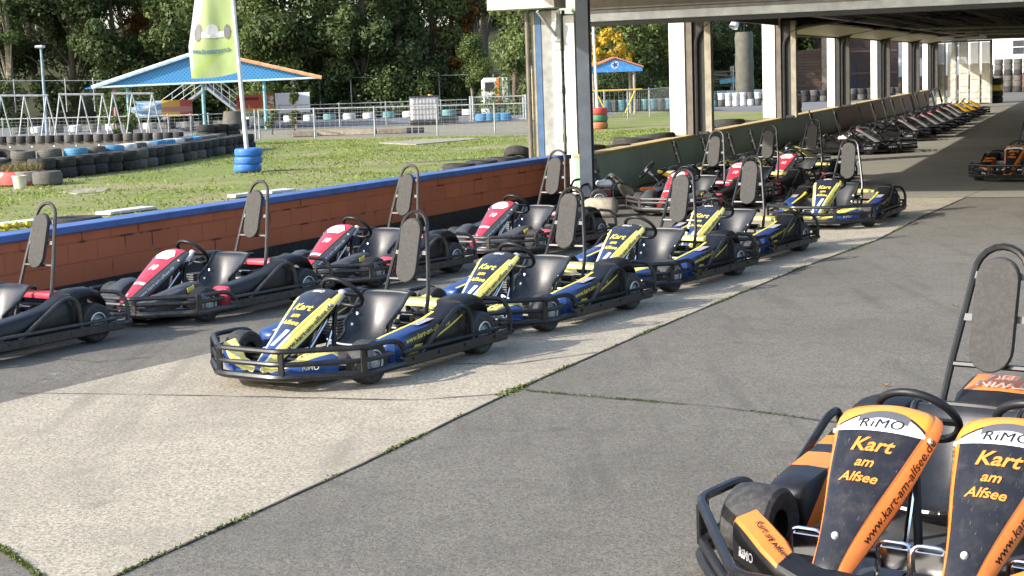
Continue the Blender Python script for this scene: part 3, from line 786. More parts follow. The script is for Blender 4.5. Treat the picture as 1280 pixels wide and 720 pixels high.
# grass blades over the lawn
mb = MB()
def inside(p, poly):
    c = False; j = len(poly)-1
    for i in range(len(poly)):
        a, b = poly[i], poly[j]
        if (a[1] > p[1]) != (b[1] > p[1]) and p[0] < (b[0]-a[0])*(p[1]-a[1])/(b[1]-a[1])+a[0]: c = not c
        j = i
    return c
lawn_poly = [(BWA.x-.3, BWA.y), (BW1.x-.2, BW1.y), tuple(G(0, -.35))[:2], tuple(G(46, -.35))[:2], tuple(G(55, -15))[:2], tuple(gp(660, 168.5))[:2], tuple(gp(330, 174.5))[:2], (-9.6, 52), (-14, 38), (-12, 24)]
from mathutils import noise as mnoise
vs = []; fs = []
for _ in range(85000):
    y = 14+44*random.random()**.8; x = random.uniform(-14, 16)
    if abs(x) > y*.34+1 or not inside((x, y), lawn_poly): continue
    bare_ = mnoise.noise(Vector((x*.35, y*.22, 3)))
    if bare_ > -.12 and random.random() < min(.93, .45+bare_*1.6): continue
    h = random.uniform(.025, .06)*(1+.6*mnoise.noise(Vector((x*.9, y*.5, 8)))); w = random.uniform(.012, .032); a = random.random()*6.28
    d = Vector((math.cos(a)*w, math.sin(a)*w, 0)); o = len(vs); p = Vector((x, y, -.01))
    vs += [p-d, p+d, p+Vector((random.gauss(0, .04), random.gauss(0, .04), h))]; fs.append((o, o+1, o+2))
mb.add(vs, fs); tag(mb.build('grass', GRASSB, smooth=0), kind='stuff')

# bank behind the trees
mb = MB(); vs = []; nx, ny = 60, 10
for j in range(ny):
    for i in range(nx):
        x = -75+88*i/(nx-1); y = 104+40*j/(ny-1); z = -.1+6.5*(min(1, j/5.)**1.2)+.8*mnoise.noise(Vector((x*.1, y*.1, 0)))*min(1, j)
        vs.append((x, y, z))
mb.add(vs, [(j*nx+i, j*nx+i+1, (j+1)*nx+i+1, (j+1)*nx+i) for j in range(ny-1) for i in range(nx-1)])
tag(mb.build('bank', BANKM), kind='structure')

# ------------------------------------------------------------------ low walls
def wall_mat(name, c, bw=.5, bh=.24, crack=.5):
    t = NT(name); uvn = t.coord('UV'); br = t.node('ShaderNodeTexBrick'); t.l.new(uvn, br.inputs['Vector']); br.inputs['Scale'].default_value = 1
    br.inputs['Brick Width'].default_value = bw; br.inputs['Row Height'].default_value = bh; br.inputs['Mortar Size'].default_value = .011; br.inputs['Mortar Smooth'].default_value = .3
    br.inputs['Color1'].default_value = (*c, 1); br.inputs['Color2'].default_value = (*[x*.86 for x in c], 1)
    n = t.noise(2.2, 4, uvn); n2 = t.noise(1.1, 3, uvn)
    mask = t.math('MULTIPLY', br.outputs['Fac'], t.ramp(n, .54, .60)); mask = t.math('MULTIPLY', mask, crack)
    cc = t.mix(t.math('MULTIPLY', t.ramp(n2, .35, .7), .65), br.outputs['Color'], tuple(x*.7 for x in c))
    cc = t.mix(br.outputs['Fac'], cc, tuple(x*.78 for x in c)); cc = t.mix(mask, cc, tuple(x*.18 for x in c))
    dr = t.noise(7, 6, uvn, .75); cc = t.mix(t.math('MULTIPLY', t.ramp(dr, .62, .72), .35), cc, (.2, .15, .12))
    t.base(cc); t.set(.6, spec=.4); t.bump(t.math('SUBTRACT', 1.0, br.outputs['Fac']), .5, .01); return t.m
BWM = wall_mat('red_painted_block', (.52, .145, .06), .42, .20, 1.0); GWM = wall_mat('green_painted_block', (.34, .46, .38), 2.4, .7, .35); MWM = wall_mat('maroon_painted_board', (.26, .11, .06), 2.2, .7, .3)
CAPB = pm('blue_cap_paint', (.06, .13, .34), .6, var=.25, scale=3, dust=.35); CAPY = pm('yellow_wood_cap', (.52, .37, .13), .6, var=.2, scale=3, dust=.15)
SKIRT = pm('black_wall_base', (.012, .012, .013), .6, dust=.2, scale=6)
def low_wall(name, label, a, b, h, th, wm, cm, cap_h, over, base_h=0):
    a = Vector((a[0], a[1], 0)); b = Vector((b[0], b[1], 0)); L = (b-a).length
    root = thing(name, label, 'wall', a, math.atan2(b.y-a.y, b.x-a.x))
    mb = MB(); mb.box((L/2, th/2, (h-cap_h)/2), (L, th, h-cap_h))
    mb.build('block_wall', wm, root, 0, uv=lambda co, i: (co.x, co.z))
    mb = MB(); mb.box((L/2, th/2, h-cap_h/2+.001), (L, th+2*over, cap_h), bev=.008); mb.build('wall_cap', cm, root)
    if base_h:
        mb = MB(); mb.box((L/2, -.012, base_h/2+.01), (L, .022, base_h)); mb.build('wall_base', SKIRT, root, 0)
    return root
low_wall('low_wall', 'low red block wall with a bright blue cap between the karts and the lawn', BWA, BW1, .77, .24, BWM, CAPB, .072, .035, .20)
s_m = (gp(1010, 140, .62)-GW0).dot(ga)
low_wall('low_wall', 'low green painted wall with a yellow wooden cap in the hall opening', G(-.3), G(s_m), .74, .2, GWM, CAPY, .05, .05)
low_wall('low_wall', 'dark maroon low wall with a yellow cap behind the far row of black karts', G(s_m+.003), G(HLEN+.5), .745, .2, MWM, CAPY, .05, .05)
# ------------------------------------------------------------------ the hall
WHTP = pm('white_post_paint', (.74, .74, .72), .5, var=.06, scale=3, dust=.12); CREAM = pm('cream_steel', (.28, .255, .195), .55, dust=.2); BRNS = pm('brown_steel', (.13, .11, .09), .55, dust=.2)
DARKS = pm('dark_steel', (.02, .021, .026), .5, dust=.1); GREYL = pm('light_grey_sheet', (.50, .52, .54), .45, dust=.15, scale=3); BLUES = pm('blue_edge', (.035, .10, .22), .5, dust=.1)
SLATE = pm('slate_post', (.05, .065, .085), .38, dust=.1, scale=4); SOFF = pm('soffit_board', (.13, .11, .09), .8, var=.3); ROOFM = pm('roof_sheet', (.09, .085, .08), .8)
CEIL = pm('hall_ceiling', (.14, .125, .105), .85, var=.35, scale=2); INNER = pm('inner_wall', (.2, .19, .17), .8); DOORP = pm('door_panel', (.46, .42, .33), .5, var=.08)
DKB = pm('dark_brown_steel', (.045, .04, .036), .55, dust=.2)
hall = thing('hall', 'long open-sided kart hall with white posts and raised doors', 'hall', GW0, math.atan2(ga.y, ga.x))
def hb(name, boxes, m, parent=hall, bev=0):
    mb = MB()
    for (x0, x1, y0, y1, z0, z1) in boxes: mb.box(((x0+x1)/2, (y0+y1)/2, (z0+z1)/2), (x1-x0, abs(y1-y0), z1-z0), bev=bev)
    return mb.build(name, m, parent, 0 if not bev else 30)
HW = 24.0
hb('roof', [(-.25, HLEN+4, .45, -HW, 3.52, 3.75), (-4.6, -.2, 1.9, -HW, 4.15, 4.35)], ROOFM)
hb('soffit', [(-4.58, -.26, 1.88, -HW, 4.12, 4.148)], SOFF)
hb('upper_front', [(-.25, -.12, .45, -HW, 3.52, 4.14)], GREYL)
hb('canopy_edge', [(-.35, .25, .46, 1.62, 3.13, 3.6)], pm('canopy_edge', (.6, .58, .54), .6, dust=.2))
hb('roof_side', [(-.25, HLEN+4, .452, .50, 3.4, 3.75)], GREYL)
hb('back_wall', [(-.25, HLEN+4, -HW, -HW-.2, 0, 3.5)], INNER)
hb('ceiling', [(.2, HLEN+3.9, .35, -HW+.01, 3.49, 3.517)], CEIL)
# front: beam, light strip and the shutter lines above it
hb('front_beam', [(-.16, .10, .0, -HW, 2.80, 2.868)], DARKS)
hb('front_strip', [(-.20, .06, .0, -HW, 2.872, 3.0)], pm('front_strip', (.66, .70, .74), .4, dust=.1, scale=3), bev=.006)
hb('shutter_box', [(-.17, .04, .0, -HW, 3.004, 3.05), (-.19, .02, .0, -HW, 3.066, 3.09)], pm('grey_shutter', (.25, .25, .25), .5, dust=.2))
hb('shutter_box', [(-.14, .12, .0, -HW, 3.02, 3.50)], BRNS)
# corner with the door frame
J = [('corner_post', .0, .93, 1.0, CREAM, .04), ('corner_edge', .0, .825, .925, BLUES, .04), ('corner_panel', .01, .625, .82, pm('pale_panel', (.26, .27, .26), .6, dust=.2), .04), ('door_rail', -.03, .48, .62, WHTP, .05), ('corner_gap', .06, .435, .478, DARKS, .04), ('door_rail', .0, .25, .432, WHTP, .05), ('corner_gap', .05, .02, .248, DARKS, .06)]
for nm, x, y0, y1, m_, d in J: hb(nm, [(x, x+d, y0, y1, 0, 3.09 if y0 > .4 else 3.0)], m_)
for z in (.95, 1.75, 2.45):
    hb('hinge', [(-.06, -.033, .47, .60, z, z+.13)], STEEL, bev=.006)
mb = MB(); mb.tube([(-.35, .75, 3.08), (-.08, .52, 2.66)], .03, 8); mb.tube([(-.08, .52, 2.6), (-.08, .52, 3.05)], .03, 8); mb.tube([(-.08, .56, 2.6), (-.08, .46, 2.6)], .025, 6); mb.build('door_bracket', STEEL, hall)
mb = MB(); mb.tube([(-.03, 1.05, 0), (-.03, 1.05, 3.08)], .04, 10); mb.build('downpipe', BRNS, hall)
# posts of the open side
def s_of(px):
    lo, hi = -2, 80
    for _ in range(50):
        mid = (lo+hi)/2; q = G(mid)
        d = q-CAM; x = 640+FPX*(d.dot(_r))/d.dot(_f)
        if x < px: lo = mid
        else: hi = mid
    return lo
COLS = [s_of(p) for p in (866, 976, 1049, 1101, 1139, 1163)]
for i, s in enumerate(COLS):
    mb = MB()
    k = 1 if i < 2 else .8
    hb('post', [(s, s+.22, .45*k, .12, .745, 3.2)], WHTP, bev=.008)
    o = hb('post_rail', [(s+.03, s+.2, .117, -.02, .745, 3.2)], BRNS if i < 2 else DARKS)
    hb('post_recess', [(s+.10, s+.3, -.022, -.28*k, .745, 3.2)], DARKS)
    hb('post_plate', [(s+.02, s+.24, -.28*k-.002, -.28*k-.13*k, .745, 3.2)], CREAM if i < 2 else DKB)
    mb.tube(round_path([(s+.05, -.10, .7), (s+.05, -.10, 2.75), (s+.05, -.5, 3.06), (s+.05, -2.2, 3.16)], .3, 6), .035, 6)
    mb.build('door_track', DARKS, hall)
    hb('post_foot', [(s-.02, s+.3, -.15*k, -.34*k, .746, .80)], DARKS)
# raised doors between the posts
for a, b in zip(COLS[1:], COLS[2:]+[HLEN+2]):
    if b-a < 2: continue
    mb = MB()
    mb.add([(a+.35, .0, 2.90), (b-.12, .0, 2.90), (b-.12, -1.1, 3.08), (a+.35, -1.1, 3.08), (a+.35, .0, 2.95), (b-.12, .0, 2.95), (b-.12, -1.1, 3.13), (a+.35, -1.1, 3.13)], [(0, 1, 2, 3), (7, 6, 5, 4), (0, 4, 5, 1), (3, 2, 6, 7), (0, 3, 7, 4), (1, 5, 6, 2)])
    mb.build('raised_door', DOORP, hall, 0)
for a, b in zip([.3]+COLS, COLS+[HLEN+2]): hb('door_lintel', [(a+.3, b-.05, .12, .02, 3.1 if a < COLS[1]-.1 else 2.86, 3.5)], DKB)
# beams, joists, pipes under the roof
hb('ceiling_beam', [(.2, HLEN+3, -1.72, -1.9, 3.12, 3.48), (.2, HLEN+3, -8.0, -8.2, 3.12, 3.48), (.2, HLEN+3, -15, -15.2, 3.1, 3.48)], BRNS)
hb('joist', [(x, x+.12, .1, -HW+.05, 3.30, 3.488) for x in [3+4.2*i for i in range(int(HLEN/4.2))]], BRNS)
mb = MB()
for y, z in ((-2.5, 3.2), (-3.3, 3.24), (-5, 3.16)): mb.tube([(8, y, z), (HLEN+2, y, z)], .06, 6)
for i in range(26):
    a = random.uniform(14, 34); y = random.uniform(-3.0, -5.5); mb.tube([(a, y, 3.2+random.uniform(0, .12)), (a+random.uniform(4, 9), y+random.uniform(-.3, .3), 3.2+random.uniform(0, .12))], .035, 5)
mb.build('roof_piping', pm('dark_pipe', (.045, .035, .03), .7, var=.4), hall)
for i in range(5): mb = MB(); mb.tube([(30+i*8, -2.0, 3.14), (30+i*8, -6.5, 3.06)], .05, 6); mb.build('light_rail', CREAM, hall)
# far end: gate of glazed and ribbed panels beside the open doorway
EX = HLEN+1.6
hb('end_beam', [(EX-.1, EX+.2, .4, -HW, 2.98, 3.5)], BRNS)
hb('end_header', [(EX-.16, EX-.12, -.25, -2.5, 3.0, 3.2)], WHTP)
t = NT('gate_glass'); t.base((.62, .62, .57)); t.set(.5); tr = t.node('ShaderNodeBsdfTransparent'); mx = t.node('ShaderNodeMixShader'); mx.inputs[0].default_value = .45
t.l.new(t.b.outputs[0], mx.inputs[1]); t.l.new(tr.outputs[0], mx.inputs[2]); t.l.new(mx.outputs[0], t.n['Material Output'].inputs[0]); GGL = t.m
GATE = pm('gate_metal', (.50, .49, .42), .5, dust=.15, scale=4); GFR = pm('gate_frame', (.13, .135, .13), .5)
gate = thing('gate', 'tall ribbed metal gate with glazed top at the far end of the hall', 'gate', G(EX, 0), math.atan2(ga.y, ga.x))
y0, y1 = -.1, -2.75
hb('frame', [(-.06, .06, y, y-.09, 0, 2.96) for y in (y0, y1+.09)]+[(-.06, .06, y0, y1, 2.88, 2.97)], GFR, gate)
n = 5; w = (y1-y0+.09)/n
for k in range(n):
    ya = y0-.1+w*k if k else y0-.1; yb = y0+w*(k+1)-.005
    hb('pane', [(-.012, .012, ya-.02, yb, 1.9, 2.86)], GGL, gate)
    hb('gate_post', [(-.04, .045, yb+.03, yb-.03, .02, 2.87)], GATE if k > 1 else GFR, gate)
    hb('panel', [(-.02, .02, ya-.02, yb+.03, .05, 1.895)]+[(-.05, -.02, ya-.03, yb+.05, z, z+.07) for z in (.25, .55, .85, 1.15, 1.45, 1.75)], GATE, gate)
# steel post in front of the hall, with its stone
pb = gp(735.5, 262); hd = .19
sp = thing('steel_post', 'dark slate steel post standing before the hall front', 'post', pb, R(-18))
mb = MB(); mb.box((0, -.07, 1.55), (.19, .02, 4.12)); mb.box((0, .07, 2.09), (.19, .02, 4.12)); mb.box((0, 0, 2.09), (.02, .118, 4.12)); mb.build('beam', SLATE, sp, 0)
mb = MB(); mb.box((0, 0, .012), (.32, .30, .024), bev=.004); mb.build('base_plate', DARKS, sp)
STONE = pm('rough_concrete', (.36, .31, .23), .9, var=.3, scale=7, bump=.5)
p = gp(752, 272); mb = MB(); mb.box((0, 0, .13), (.46, .40, .26), bev=.05); o = mb.build('concrete_block', STONE, smooth=60); o.location = p+Vector((0, .2, 0)); o.rotation_euler = (0, 0, -.25)
tag(o, 'rough pale concrete block at the foot of the slate steel post', 'concrete block')
# board standing in for the bracing of the corner: green flap beside the post
# ------------------------------------------------------------------ karts
def yaw(h): return math.atan2(h[1], h[0])
def place(root, pad, hpz, xl, h, sc=1.0, first=False, label=None, group=None, lane=0.0):
    hv = Vector((h[0], h[1], 0)).normalized(); lv = Vector((-hv.y, hv.x, 0)); P = gp(pad[0], pad[1], hpz*sc); P.z = 0
    loc = P - (hv*xl + lv*lane)*sc
    if first:
        root.location = loc; root.rotation_euler = (0, 0, yaw(h)); root.scale = (sc,)*3; root['label'] = label; root['group'] = group; return root
    return dup(root, loc, yaw(h), label, group, sc)
def place_tip(root, tip, h, sc, label, group, first=False, xl=.855, z=.14):
    hv = Vector((h[0], h[1], 0)).normalized(); P = gp(tip[0], tip[1], z*sc); P.z = 0; loc = P-hv*xl*sc
    if first:
        root.location = loc; root.rotation_euler = (0, 0, yaw(h)); root.scale = (sc,)*3; root['label'] = label; root['group'] = group; return root
    return dup(root, loc, yaw(h), label, group, sc)
XB = -.665-.27*(.76-.38); XR = -.665-.27*(.82-.38)
gB = 'blue and yellow karts in the front row'; gR = 'red and black karts along the wall'
kb = kart('blue')
place(kb, (515, 312), .76, XB, (-.56, -.83), first=True, label='blue and yellow kart nearest the camera, wholly on the pale concrete', group=gB)
place(kb, (711.6, 275.4), .76, XB, (-.57, -.82), label='blue and yellow kart directly behind the foremost one', group=gB)
place(kb, (851.8, 247.5), .76, XB, (-.57, -.82), label='third blue and yellow kart from the front, nearest to the slate steel post', group=gB)
place(kb, (938, 227.7), .76, XB, (-.54, -.84), label='fourth blue and yellow kart, partly hidden behind the third in the row', group=gB)
place(kb, (1061, 200.5), .76, XB, (-.44, -.90), label='last blue and yellow kart of the row, standing apart at the mouth of the hall', group=gB)
kr = kart('red', hp=.82, pl=.45, top=1.125, tubem=BRNT)
place(kr, (53, 300), .82, XR, (-.56, -.83), first=True, label='red and black kart cut off by the picture edge, its rear half in view', group=gR)
place(kr, (320, 267), .82, XR, (-.57, -.82), label='red and black kart whole in view before the red wall, second of its row', group=gR)
place(kr, (509, 242.6), .82, XR, (-.57, -.82), label='red and black kart whose hoop rises behind the foremost blue kart', group=gR)
place(kr, (694, 219.4), .82, XR, (-.57, -.82), label='red and black kart at the end of the red wall beside the steel post', group=gR)
place(kr, (894, 189), .82, XR, (-.56, -.83), label='red kart just inside the hall behind the steel post', group=gR)
kry = kart('red', hp=.82, pl=.45, top=1.125, rearplate=YEL)
place(kry, (961, 180), .82, XR, (-.53, -.85), first=True, label='red kart with a yellow rear cover in the middle of the hall mouth', group=gR)
place(kry, (1016, 171), .82, XR, (-.53, -.85), label='red kart with a yellow rear cover, its head pad in the shade', group=gR)
ko = kart('orange')
place_tip(ko, (1261, 217), (-.5, -.866), 1.0, 'orange and black single-seat kart standing alone on the concrete past the asphalt', 'orange and black karts', True)
kt = kart('orange', lanes=(-.235, .235), hw=.84, hp=.82, top=1.10, name='twin_kart', cat='two-seat kart')
place(kt, (1247, 392), .82, XR, (-.6, -.8), sc=1.08, first=True, lane=-.235, label='large orange and black two-seat kart with two nose panels, close to the camera', group='orange and black karts')
ks = kart('silver')
gS = 'black karts in the far row inside the hall'
place_tip(ks, (1103, 184), (.975, -.22), .97, 'black kart with a white nose strip, nearest of the far row in the hall', gS, True)
tips = [(1151, 169), (1165.5, 165), (1176.7, 161), (1185, 158), (1194.5, 154.5), (1203, 150.5), (1206, 146.5)]
labs = ['second black kart with white nose strip in the far row', 'third black kart with white nose strip in the far row', 'fourth black kart with white nose strip in the far row', 'fifth black kart with white nose strip in the far row', 'sixth black kart with white nose strip in the far row', 'seventh black kart with white nose strip in the far row', 'last black kart with white nose strip, next to the yellow ones']
for t_, l_ in zip(tips, labs): place_tip(ks, t_, (.975, -.22), .97, l_, gS)
ky = kart('yellow'); gY = 'yellow karts at the end of the far row'
place_tip(ky, (1214.5, 144.3), (.975, -.22), .97, 'yellow-nosed kart next to the black karts in the far row', gY, True)
place_tip(ky, (1222, 142), (.975, -.22), .97, 'middle one of the three yellow-nosed karts by the ribbed gate', gY)
place_tip(ky, (1229, 138.5), (.975, -.22), .97, 'yellow-nosed kart nearest to the ribbed gate, last of the row', gY)
kbare = kart('silver', bare=True, bar=False, name='open_kart')
place_tip(kbare, (1133, 182), (.975, -.22), .97, 'black kart without bodywork in the gap of the far row', gS, True)
# karts backed against the green wall, seen side on
kw = kart('blue', name='go_kart')
gW = 'karts backed against the green wall'
for i, (px, py, l_) in enumerate([(843, 172.4, 'small kart backed against the green wall, black hoop edge-on behind the first red one'), (879, 169, 'small kart backed against the green wall, second black edge-on hoop from the post'), (911.7, 163.7, 'small kart backed against the green wall, third black edge-on hoop from the post'), (938.5, 159, 'small kart backed against the green wall, fourth black edge-on hoop from the post')]):
    P = gp(px, py, .88); P.z = 0; hv = Vector((.99, .10, 0)).normalized(); sc = .82
    loc = P+hv*.80*sc
    if i == 0: kw.location = loc; kw.rotation_euler = (0, 0, yaw(hv)); kw.scale = (sc,)*3; kw['label'] = l_; kw['group'] = gW
    else: dup(kw, loc, yaw(hv), l_, gW, sc)
kg = kart('silver', bare=True, name='open_kart', label='bare-frame kart with beige seat, red engine and white fuel tank by the green wall')
kg.location = gp(803, 256); kg.rotation_euler = (0, 0, .05)
# ------------------------------------------------------------------ tyres
TYD = pm('old_tyre', (.022, .021, .02), .85, dust=.25, scale=5); TYG = pm('grey_tyre', (.09, .085, .075), .9, dust=.4, scale=5)
TYB = pm('blue_painted_tyre', (.05, .20, .36), .65, dust=.2, scale=5); TYBB = pm('bright_blue_tyre', (.03, .15, .48), .55, dust=.15, scale=5); TYW = pm('white_painted_tyre', (.55, .56, .55), .7, dust=.25, scale=5)
TYT = pm('teal_painted_tyre', (.10, .24, .25), .7, dust=.2, scale=5); TYR = pm('red_painted_tyre', (.45, .05, .04), .6, dust=.2); TYGN = pm('green_painted_tyre', (.05, .18, .10), .6, dust=.2); TYO = pm('orange_painted_tyre', (.42, .15, .06), .6, dust=.2); TYY = pm('yellow_painted_tyre', (.72, .55, .06), .55, dust=.15)
def tyre_mesh(name, m, r=.33, h=.25):
    mb = MB(); c = .028
    mb.lathe([(r*.6, .02), (r*.72, .0), (r*.9, .004), (r-.012, c), (r-.002, h*.3), (r-.006, h*.33), (r-.006, h*.36), (r, h*.4), (r, h*.6), (r-.006, h*.64), (r-.006, h*.67), (r-.002, h*.7), (r-.012, h-c), (r*.9, h-.004), (r*.72, h), (r*.6, h-.02), (r*.58, h*.5)], (0, 0, 0), (0, 0, 1), 24, closed=True)
    o = mb.build(name, m); me = o.data; bpy.data.objects.remove(o); return me
_tm = {}
def tyre(p, m, label, group, r=.33, h=.25, rz=None, tilt=None):
    k = (m.name, r, h)
    if k not in _tm: _tm[k] = tyre_mesh('tyre', m, r, h)
    o = bpy.data.objects.new('tyre', _tm[k]); col.objects.link(o); o.location = p
    o.rotation_euler = tilt if tilt else (random.uniform(-.03, .03), random.uniform(-.03, .03), random.random()*6)
    return tag(o, label, 'tyre', group)
def along(pts, step):
    P = [Vector((p[0], p[1], 0)) for p in pts]; out = []; acc = 0
    for a, b in zip(P, P[1:]):
        L = (b-a).length; s = acc
        while s < L: out.append(a.lerp(b, s/L)); s += step
        acc = s-L
    return out
front = along([gp(x, y) for x, y in ((55, 224), (95, 220), (128, 216), (160, 212), (190, 207), (215, 203), (238, 199), (262, 195), (285, 191), (306, 187))], .66)
for i, p in enumerate(front):
    for k in range(2):
        tyre(p+Vector((random.gauss(0, .02), random.gauss(0, .02), .25*k)), TYD if random.random() < .75 else TYG, 'old black tyre in the two-high tyre wall on the lawn', 'black tyres of the curved track wall')
backr = along([gp(x, y) for x, y in ((30, 212), (95, 209), (150, 204), (200, 197), (250, 190), (280, 186))], .70)
cols = [TYG, TYG, TYB, TYG, TYB, TYW, TYG, TYW, TYB, TYB, TYW, TYG, TYB, TYG, TYG, TYG]
for i, p in enumerate(backr):
    m_ = cols[i % len(cols)]
    nm = {'grey_tyre': 'weathered grey', 'blue_painted_tyre': 'faded blue painted', 'white_painted_tyre': 'white painted'}[m_.name]
    for k in range(2): tyre(p+Vector((0, 0, .25*k+.02)), m_ if k else TYD, (nm+' tyre on the inner edge of the tyre wall') if k else 'black tyre under the painted ones of the tyre wall', 'inner tyres, '+nm if k else 'inner black tyres of the tyre wall', tilt=(random.uniform(-.08, .08), random.uniform(-.08, .08), i) if k else None)
for i, p in enumerate(along([gp(258, 183), gp(282, 181), gp(303, 180)], .62)):
    for k in range(3): tyre(p+Vector((0, 0, .25*k)), TYD, 'black tyre in the three-high end of the tyre wall', 'tyres at the end of the wall')
p = gp(294, 182); mb = MB(); mb.lathe([(.0, 0), (.40, 0), (.33, .42), (.30, .43), (.29, .40), (.35, .05), (0, .05)], (0, 0, 0), (0, 0, 1), 22); o = mb.build('tub', TYG); o.location = p+Vector((0, 0, .76)); tag(o, 'upturned grey tub on top of the tyre wall', 'tub')
# row on the far kerb board of the track
kp = [gp(-25, 190), gp(70, 188.5), gp(160, 187), gp(235, 184)]
a, b = kp[0], kp[-1]
KB = pm('grey_kerb_board', (.07, .065, .06), .7, dust=.3, scale=5)
root = thing('track_board', 'low dark board along the far side of the small track, topped with tyres', 'barrier', a, math.atan2(b.y-a.y, b.x-a.x)); L = (b-a).length
mb = MB(); mb.box((L/2, 0, .14), (L, .1, .29), bev=.01); mb.build('board', KB, root)
mb = MB()
for i in range(int(L/.9)): mb.cyl((.4+i*.9, -.05, .15), (.4+i*.9, -.062, .15), .028, 8)
mb.build('bolt_row', STEEL, root)
for i in range(int(L/.39)):
    q = a.lerp(b, (i+.5)*.39/L); tyre(Vector((q.x, q.y, .29)), TYD if i % 3 else TYG, 'small tyre in the single row on the track board', 'small tyres on the track board', r=.185, h=.24)
# flag pole with its blue tyres
fp = gp(311, 215)
for k in range(3): tyre(fp+Vector((random.gauss(0, .012), random.gauss(0, .012), .19*k)), TYBB, ['lowest of the three blue tyres round the flag pole', 'middle one of the three blue tyres round the flag pole', 'topmost of the three blue tyres round the flag pole'][k], 'blue tyres round the flag pole', r=.335, h=.19)
POLEW = pm('white_pole', (.62, .62, .62), .4, dust=.1)
fl = thing('flag', 'pale green banner flag with web address on a white leaning pole', 'flag', fp)
mb = MB(); mb.tube([(0, 0, 0), (-.085, 0, 2.4), (-.19, 0, 5.2), (-.20, 0, 5.6)], [.055, .05, .042, .04], 12); mb.build('pole', POLEW, fl)
FZ0, FZ1 = 2.36, 4.6
def fpt(u, v, lift=0):
    "u 0 at the pole .. 1 at the free edge, v 0 bottom .. 1 top"
    z = FZ0+(FZ1-FZ0)*v; xp = -.085-.105*(z-2.4)/2.8-.04
    w = 1.18 if v < .3 else 1.18-(v-.3)/.7*.42
    y = .07*math.sin(u*6+v*2.2)*u+.02*math.sin(u*11-v*4)*u
    return Vector((xp-u*w*.97+.05*u*(1-v), y-lift, z-.10*u*(1-v)+.12*u*v-.05*math.sin(math.pi*u)))
t = NT('flag_cloth'); uvn = t.xyz('UV'); P = t.coord('UV')
cc = t.mix(t.ramp(t.noise(3, 3, P), .35, .65), (.50, .60, .27), (.58, .67, .36))
edge = t.math('ADD', uvn[0], t.math('MULTIPLY', uvn[1], .28)); cc = t.mix(t.gt(edge, .97), cc, (.74, .76, .72))
sw = t.math('ABSOLUTE', t.math('SUBTRACT', t.math('ADD', uvn[1], t.math('MULTIPLY', uvn[0], .35)), .36)); cc = t.mix(t.math('LESS_THAN', sw, .04), cc, (.52, .63, .22))
t.base(cc); t.set(.75); tr = t.node('ShaderNodeBsdfTranslucent'); t.l.new(cc, tr.inputs[0]); mx = t.node('ShaderNodeMixShader'); mx.inputs[0].default_value = .4
t.l.new(t.b.outputs[0], mx.inputs[1]); t.l.new(tr.outputs[0], mx.inputs[2]); t.l.new(mx.outputs[0], t.n['Material Output'].inputs[0])
mb = MB(); nu, nv = 28, 30; uvs = []; vs = []
for lay in (0, .006):
    for j in range(nv+1):
        for i in range(nu+1): vs.append(fpt(i/nu, j/nv, -lay)); uvs.append((i/nu, j/nv))
K = (nu+1)*(nv+1); fs = []
for j in range(nv):
    for i in range(nu): q = (j*(nu+1)+i, (j+1)*(nu+1)+i, (j+1)*(nu+1)+i+1, j*(nu+1)+i+1); fs += [q, tuple(K+z for z in q[::-1])]
mb.add(vs, fs); cloth = mb.build('cloth', t.m, fl, 60, uv=lambda co, i: uvs[i])
FTX = pm('flag_print', (.05, .14, .22), .7)
mb = MB(); put_text(mb, 'www.dm-motorsport.de', .165, lambda x, y: fpt(.52-x*.58/1.18, .26+y/2.24, .02), bold=.02); mb.build('lettering', FTX, cloth, 0)
mb = MB(); mb.add([fpt(.48+.17*math.cos(a_)/1.0, .97+.07*math.sin(a_), .03) for a_ in [2*math.pi*k/20 for k in range(20)]], [tuple(range(20))[::-1]]); mb.build('emblem', pm('flag_blue', (.06, .25, .42), .6), cloth, 0)
# generic kart drawing printed on the flag: low pale bodywork between four dark tyres, laid on the cloth cell by cell
def cells(test, m_, lift):
    mb = MB(); n1, n2 = 64, 64
    for i in range(n1):
        for j in range(n2):
            u0, u1 = i/n1, (i+1)/n1; v0, v1 = .33+.36*j/n2, .33+.36*(j+1)/n2
            if test((u0+u1)/2, (v0+v1)/2): mb.add([fpt(u0, v0, lift), fpt(u1, v0, lift), fpt(u1, v1, lift), fpt(u0, v1, lift)], [(0, 1, 2, 3)])
    return mb.build('kart_drawing', m_, cloth, 0)
ell = lambda u, v, a, b, r, q: ((u-a)/r)**2+((v-b)/q)**2 < 1
cells(lambda u, v: (ell(u, v, .48, .42, .36, .03) or (.22 < u < .78 and .42 < v < .455) or ell(u, v, .50, .47, .14, .06)), pm('print_pale', (.62, .62, .62), .7), .010)
cells(lambda u, v: ell(u, v, .16, .44, .075, .075), pm('print_grey', (.16, .15, .16), .7), .013); cells(lambda u, v: ell(u, v, .82, .44, .085, .085), pm('print_grey', (.16, .15, .16), .7), .013)
